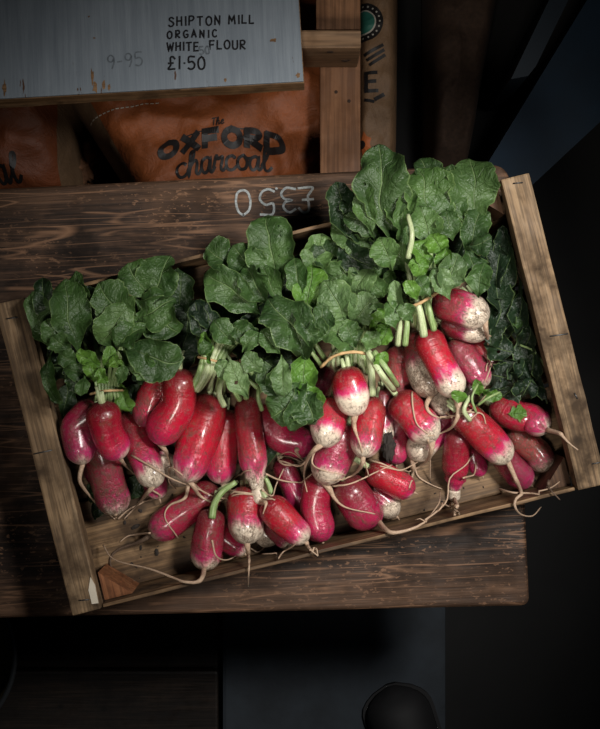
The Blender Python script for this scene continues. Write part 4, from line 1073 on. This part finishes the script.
def on(surf, px_, py_, z, ang=0, arc=0.0, w=0.0, lift=.0014):
    o = P(px_, py_, z); a = math.radians(ang); ca, sa = math.cos(a), math.sin(a)
    def f(x, y):
        yy = y
        if arc: t = (x-w/2)/(w/2); yy = y*(1+.18*(1-t*t))+arc*(1-t*t)
        X = o.x+x*ca-yy*sa; Y = o.y+x*sa+yy*ca
        return surf(X, Y, lift)
    return f
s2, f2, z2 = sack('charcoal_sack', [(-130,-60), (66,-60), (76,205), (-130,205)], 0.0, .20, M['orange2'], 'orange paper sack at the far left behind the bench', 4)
k = (ZC-z2)/F
me, _ = lettering('al', 26*k, 3*k, on(f2, -4, 182, z2, 6), gap=.05, sx=.9); link('printed_lettering', me, M['print'], s2, smooth=False)
s1, f1, z1 = sack('charcoal_sack', [(40,70), (352,-45), (352,215), (136,215)], 0.0, .235, M['orange'], 'orange charcoal sack with black printed logo, behind the bench centre', 9, 90, 70, .012, 9)
k = (ZC-z1)/F
W_ = 128*k
me, wl = lettering('OXFORD', 13.5*k, 5.8*k, on(f1, 163, 162, z1, 3, arc=12*k, w=W_), gap=.48, sx=1.92)
print('oxford width px', wl/k)
link('printed_lettering', me, M['print'], s1, smooth=False)
me, wl = lettering('charcoal', 20*k, 2.7*k, on(f1, 178, 181, z1, 6.5, arc=4*k, w=100*k), gap=-.06, sx=1.16, shear=.15)
print('charcoal width px', wl/k)
link('printed_lettering', me, M['print'], s1, smooth=False)
me, wl = lettering('The', 7*k, 1.1*k, on(f1, 212, 127, z1, 6), gap=.08, sx=1.0, shear=.2); link('printed_lettering', me, M['print'], s1, smooth=False)
me, wl = lettering('COMPANY', 7*k, 1.8*k, on(f1, 195, 191, z1, 5), gap=.3); link('printed_lettering', me, M['print'], s1, smooth=False)
def rule(surf, a, b, z, wd, mat, parent, name='printed_line', n=24):
    p0, p1 = P(*a, z), P(*b, z); d = (p1-p0).normalized(); nn = Vector((-d.y, d.x, 0))*wd/2; verts = []; faces = []
    for i in range(n+1):
        p = p0.lerp(p1, i/n)
        for s_ in (-1, 1): q = p+nn*s_; verts.append(surf(q.x, q.y, .0014))
    for i in range(n): faces.append((2*i, 2*i+2, 2*i+3, 2*i+1))
    return link(name, mesh_from(verts, faces), M[mat], parent, smooth=False)
rule(f1, (184, 139), (206, 132), z1, 1.2*k, 'print', s1); rule(f1, (231, 129), (254, 131), z1, 1.2*k, 'print', s1)
for i in range(16):   # stitched seam, pale thread
    a = 84+i*4.8; rule(f1, (a, 118-.19*(a-84)), (a+3.2, 118-.19*(a+3.2-84)), z1, 1.0*k, 'printpale', s1, 'stitch', 2)
# dark fill seen between the two sacks
lump(98, 140, .018, .05, 0.0, 8, 'charcoal_lump', M['coal'], 'black charcoal lump in the gap between the two orange sacks', 'charcoal', 1.0)
lump(88, 167, .022, .030, 0.07, 12, 'charcoal_lump', M['bark'], 'brown charred wood piece in the gap between the two orange sacks', 'charcoal', .9)
s3, f3, z3 = sack('paper_sack', [(353,-60), (404,-60), (401,175), (353,175)], 0.0, .17, M['kraft'], 'brown paper sack printed with a round badge, standing right of the wooden frame', 15, 50, 70, .008)
k = (ZC-z3)/F
def disc(surf, px_, py_, z, r0, r1, mat, parent, name, lift, n=40, gear=0):
    c_ = P(px_, py_, z); verts = []; faces = []
    rings = 5
    for j in range(rings+1):
        rr = r0+(r1-r0)*j/rings
        for i in range(n):
            a = 2*math.pi*i/n; q = rr*(1+(gear if (i % 2) and j == rings else 0))
            x, y = c_.x+q*math.cos(a), c_.y+q*math.sin(a); verts.append(surf(x, y, lift))
    for j in range(rings):
        for i in range(n): a = j*n+i; b = j*n+(i+1) % n; faces.append((a, b, b+n, a+n))
    return link(name, mesh_from(verts, faces), M[mat], parent, smooth=False)
disc(f3, 363, 22, z3, 0, 20*k, 'print', s3, 'printed_badge', .0012)
disc(f3, 363, 22, z3, 0, 13*k, 'printpale', s3, 'badge_ring', .0018)
disc(f3, 363, 22, z3, 0, 11.5*k, 'printgreen', s3, 'badge_centre', .0024)
for i in range(20):
    a = 2*math.pi*i/20; cx, cy = 363+16.5*math.cos(a), 22+16.5*math.sin(a)
    disc(f3, cx, cy, z3, 0, 1.0*k, 'printpale', s3, 'badge_dot', .002, 8)
me, _ = lettering('E', 18*k, 3.6*k, on(f3, 366, 92, z3, 2), sx=1.25); link('printed_lettering', me, M['print'], s3, smooth=False)
for t_ in (0, 5, 10): rule(f3, (364+t_*.5, 62+t_-6), (383+t_*.2, 46+t_), z3, 3.2*k, 'print', s3)
rule(f3, (364, 101), (374, 103), z3, 3*k, 'print', s3); rule(f3, (374, 101), (384, 95), z3, 4*k, 'print', s3)
disc(f3, 361, 143, z3, 0, 9*k, 'printorange', s3, 'printed_flame', .0012, 14, .3); disc(f3, 361, 144, z3, 0, 4.5*k, 'print', s3, 'printed_flame', .002, 12)
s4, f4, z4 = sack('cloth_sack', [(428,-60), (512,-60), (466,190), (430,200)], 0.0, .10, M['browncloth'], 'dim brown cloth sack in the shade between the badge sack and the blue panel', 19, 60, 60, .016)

# wooden frame: long post, crossbar on it, hidden feet
fp = empty('wooden_frame', (P(340, 80, .28).x, P(340, 80, .28).y, 0.0), 'pale softwood frame of a post and crossbar standing behind the bench', 'frame')
def fpart(name, mat, px0, py0, px1, py1, zlo, zhi, bev=.002):
    a, b = P(px0, py0, zhi), P(px1, py1, zhi)
    return link(name, box_mesh(min(a.x, b.x), max(a.x, b.x), min(a.y, b.y), max(a.y, b.y), zlo, zhi, bev), M[mat], fp, smooth=False)
post = fpart('post', 'pallet', 320, -110, 360.5, 200, .262, .285)
bar = fpart('crossbar', 'palletx', -172, 30, 361, 48, .2852, .375)
fpart('upper_post', 'pallet', 316, -60, 360.5, 29.5, .2852, .31)
fpart('foot', 'pallet', 328, -105, 352, -80, 0, .262); fpart('foot', 'pallet', -170, 33, -150, 46, 0, .285); fpart('back_bar', 'pallet', 100, -115, 361, -100, .2852, .342)
for a, b, r in ((330, 53, 3.2), (345, 65, 3.6), (349, 64, 2)):   # nail knots on the face of the crossbar
    z = .285+.09*(1-(b-48)/27); q = P(a, b, z); y_ = min(v.co.y for v in bar.data.vertices)+fp.location.y
    me = bpy.data.meshes.new('k'); bm = bmesh.new(); bmesh.ops.create_uvsphere(bm, u_segments=12, v_segments=8, radius=r*.0011); bm.to_mesh(me); bm.free()
    me.transform(Matrix.Translation((q.x, y_-.0002, z)) @ Matrix.Diagonal((1.2, .25, 1, 1))); link('knot', me, M['nailhole'], bar, world=False)
    me.transform(Matrix.Translation(-Vector(fp.location)))
for a, b in ((336, 92), (349, 101)):
    q = P(a, b, .285); me = bpy.data.meshes.new('k'); bm = bmesh.new(); bmesh.ops.create_uvsphere(bm, u_segments=10, v_segments=6, radius=.0022); bm.to_mesh(me); bm.free()
    me.transform(Matrix.Translation(q-Vector(fp.location)) @ Matrix.Diagonal((1, 1, .2, 1))); link('nail_hole', me, M['nailhole'], post, world=False)

# sign board lying on the frame, raised slightly towards the bench
SZ = .413; TH = .028; sa = math.radians(-7.5)
p0 = P(303.5, 81, SZ); brz = math.radians(3.3)
sign = empty('sign_board', tuple(p0), 'white painted wooden board handwritten with a flour price, lying at the top left', 'sign')
sign.rotation_euler = (sa, 0, brz)
Ls = .50
bd = link('painted_face', box_mesh(-Ls, 0, 0, .28, -.003, 0, .0006), M['sign'], sign, smooth=False, world=False)
link('board', box_mesh(-Ls, .001, -.0006, .28, -TH, -.0031, .001, 2, .0006, 30), M['plyedge'], sign, smooth=False, world=False)
k = (ZC-SZ)/F
SM = Matrix.LocRotScale(sign.location, sign.rotation_euler, None); SMi = SM.inverted()
def on_sign(px_, py_, ang=0):
    q = SMi @ P(px_, py_, SZ+.006); ox, oy = q.x, q.y; a = math.radians(ang); ca, s_ = math.cos(a), math.sin(a)
    return lambda x, y: Vector((ox+x*ca-y*s_, oy+x*s_+y*ca, .0006))
for txt, px_, py_, h_, w_, gp in (('SHIPTON', 167, 20.5, 9.3, 1.7, .36), ('MILL', 228, 18.5, 8.8, 1.7, .36), ('ORGANIC', 166, 33.5, 7.6, 1.7, .52), ('WHITE', 166, 47, 8.6, 1.7, .3), ('FLOUR', 209, 45.5, 9, 1.7, .33), ('£1·50', 167, 66.5, 13.0, 1.9, .27)):
    me, wl = lettering(txt, h_*k, w_*k, on_sign(px_, py_, -2), gap=gp, jit=.06, seed=len(txt)+7)
    print(txt, wl/k)
    link('handwriting', me, M['ink'], sign, smooth=False, world=False)['label'] = 'black marker handwriting'
for txt, px_, py_, h_ in (('9-95', 107, 66, 14), ('50', 199, 51, 8)):
    me, wl = lettering(txt, h_*k, 1.5*k, on_sign(px_, py_, 3), gap=.25); link('faded_writing', me, M['fadedink'], sign, smooth=False, world=False)
def chip(px_, py_, w_, h_, seed):
    rnd = random.Random(seed); q = SMi @ P(px_, py_, SZ+.006); vs_ = []
    for i in range(12):
        a = 2*math.pi*i/12; f = rnd.uniform(.5, 1.1); vs_.append((q.x+math.cos(a)*w_*k/2*f, q.y+math.sin(a)*h_*k/2*f, .0005))
    link('paint_chip', mesh_from(vs_, [tuple(range(12))]), M['plyedge'], sign, smooth=False, world=False)
for c_ in ((273,36,8,5,1),(91,74,3,22,2),(94,85,6,14,3),(103,82,4,14,4),(108,85,3,9,6),(225,78,4,6,7),(298,73,5,7,8),(3,86,5,20,9),(92,33,3,2,10),(86,10,3,2,11)): chip(*c_)

# blue painted panel and its lighter edging, upper right
def prism(name, pxs, zlo, zhi, mat, parent=None):
    bm = bmesh.new(); top = [P(a, b, zhi) for a, b in pxs]
    hi = [bm.verts.new(p) for p in top]; lo = [bm.verts.new((p.x, p.y, zlo)) for p in top]; n = len(hi)
    bm.faces.new(hi); bm.faces.new(lo)
    for i in range(n): bm.faces.new((lo[i], lo[(i+1) % n], hi[(i+1) % n], hi[i]))
    bmesh.ops.recalc_face_normals(bm, faces=bm.faces)
    me = bpy.data.meshes.new(name); bm.to_mesh(me); bm.free(); return link(name, me, mat, parent, smooth=False)
bp = empty('blue_panel', (P(580, 120, .2).x, P(580, 120, .2).y, 0), 'deep blue painted wooden panel with a slanting edge, behind the bench at right', 'panel')
prism('panel_face', [(486,166),(587,0),(640,-90),(720,-90),(720,10),(512,204)], 0.0, .16, M['blue'], bp)
prism('edge_strip', [(511,79),(528,76),(536,66),(588,-40),(572,-40),(549,0)], 0.0, .20, M['bluegrey'], bp)

# round tub at the bottom left corner
tb = P(-72, 655, .12)
tub = empty('plastic_tub', (tb.x, tb.y, 0.021), 'round black plastic tub cut off at the bottom left corner', 'tub')
def lathe(prof, n=64):
    verts = []; faces = []
    for r, z in prof:
        for i in range(n):
            a = 2*math.pi*i/n; verts.append((r*math.cos(a), r*math.sin(a), z))
    for j in range(len(prof)-1):
        for i in range(n): a = j*n+i; b = j*n+(i+1) % n; faces.append((a, b, b+n, a+n))
    faces.append(tuple(range(n))[::-1]); faces.append(tuple(range((len(prof)-1)*n, len(prof)*n)))
    return mesh_from(verts, faces)
Rt = S(90, .12)
link('tub_wall', lathe([(Rt*.85, 0), (Rt*.97, .095), (Rt*1.0, .10), (Rt*1.0, .105), (Rt*.95, .105), (Rt*.93, .09), (Rt*.82, .006)]), M['bucket'], tub, world=False)
link('tub_filling', lathe([(Rt*.81, .006), (Rt*.88, .05), (Rt*.5, .056), (.01, .058)]), M['straw'], tub, world=False)

# toe of a dark shoe on the slab
def shoe():
    root = empty('shoe', (P(400, 720, .05).x, P(400, 720, .05).y, .022), 'black shoe toe standing on the grey slab at the bottom', 'shoe')
    path = [(392, 690), (398, 712), (408, 742), (420, 775), (428, 800)]
    c2 = catmull([Vector((a, b, 0)) for a, b in path], 16); verts = []; faces = []; n = 20
    for i, p in enumerate(c2):
        f = i/15; hw = S(34, .05)*min(1, math.sin(min(1, f*3+.02)*math.pi/2)**.6)*(1-.12*f); hh = (.045+.03*f)*min(1, (f*4+.1)**.5)
        q = P(p.x, p.y, .05)
        for j in range(n):
            a = 2*math.pi*j/n; verts.append((q.x+hw*math.cos(a), q.y+hw*.25*math.cos(a), .027+max(-.0, hh*math.sin(a)*.9)+(0.0 if math.sin(a) > 0 else .0)))
    for i in range(15):
        for j in range(n): a = i*n+j; b = i*n+(j+1) % n; faces.append((a, b, b+n, a+n))
    faces.append(tuple(range(n))[::-1]); faces.append(tuple(15*n+j for j in range(n)))
    link('upper', mesh_from(verts, faces), M['shoe'], root)
    verts = []; faces = []
    for z in (.022, .028):
        for i, p in enumerate(c2):
            f = i/15; hw = S(37, .05)*min(1, math.sin(min(1, f*3+.02)*math.pi/2)**.6)*(1-.12*f); q = P(p.x, p.y-2, .05)
            verts.append((q.x-hw, q.y-hw*.25, z)); verts.append((q.x+hw, q.y+hw*.25, z))
    for i in range(15):
        a = 2*i; faces.append((a, a+1, a+3, a+2)); faces.append((a+32, a+34, a+35, a+33)); faces.append((a, a+2, a+34, a+32)); faces.append((a+1, a+33, a+35, a+3))
    link('sole', mesh_from(verts, faces), M['shoe'], root, smooth=False)
shoe()
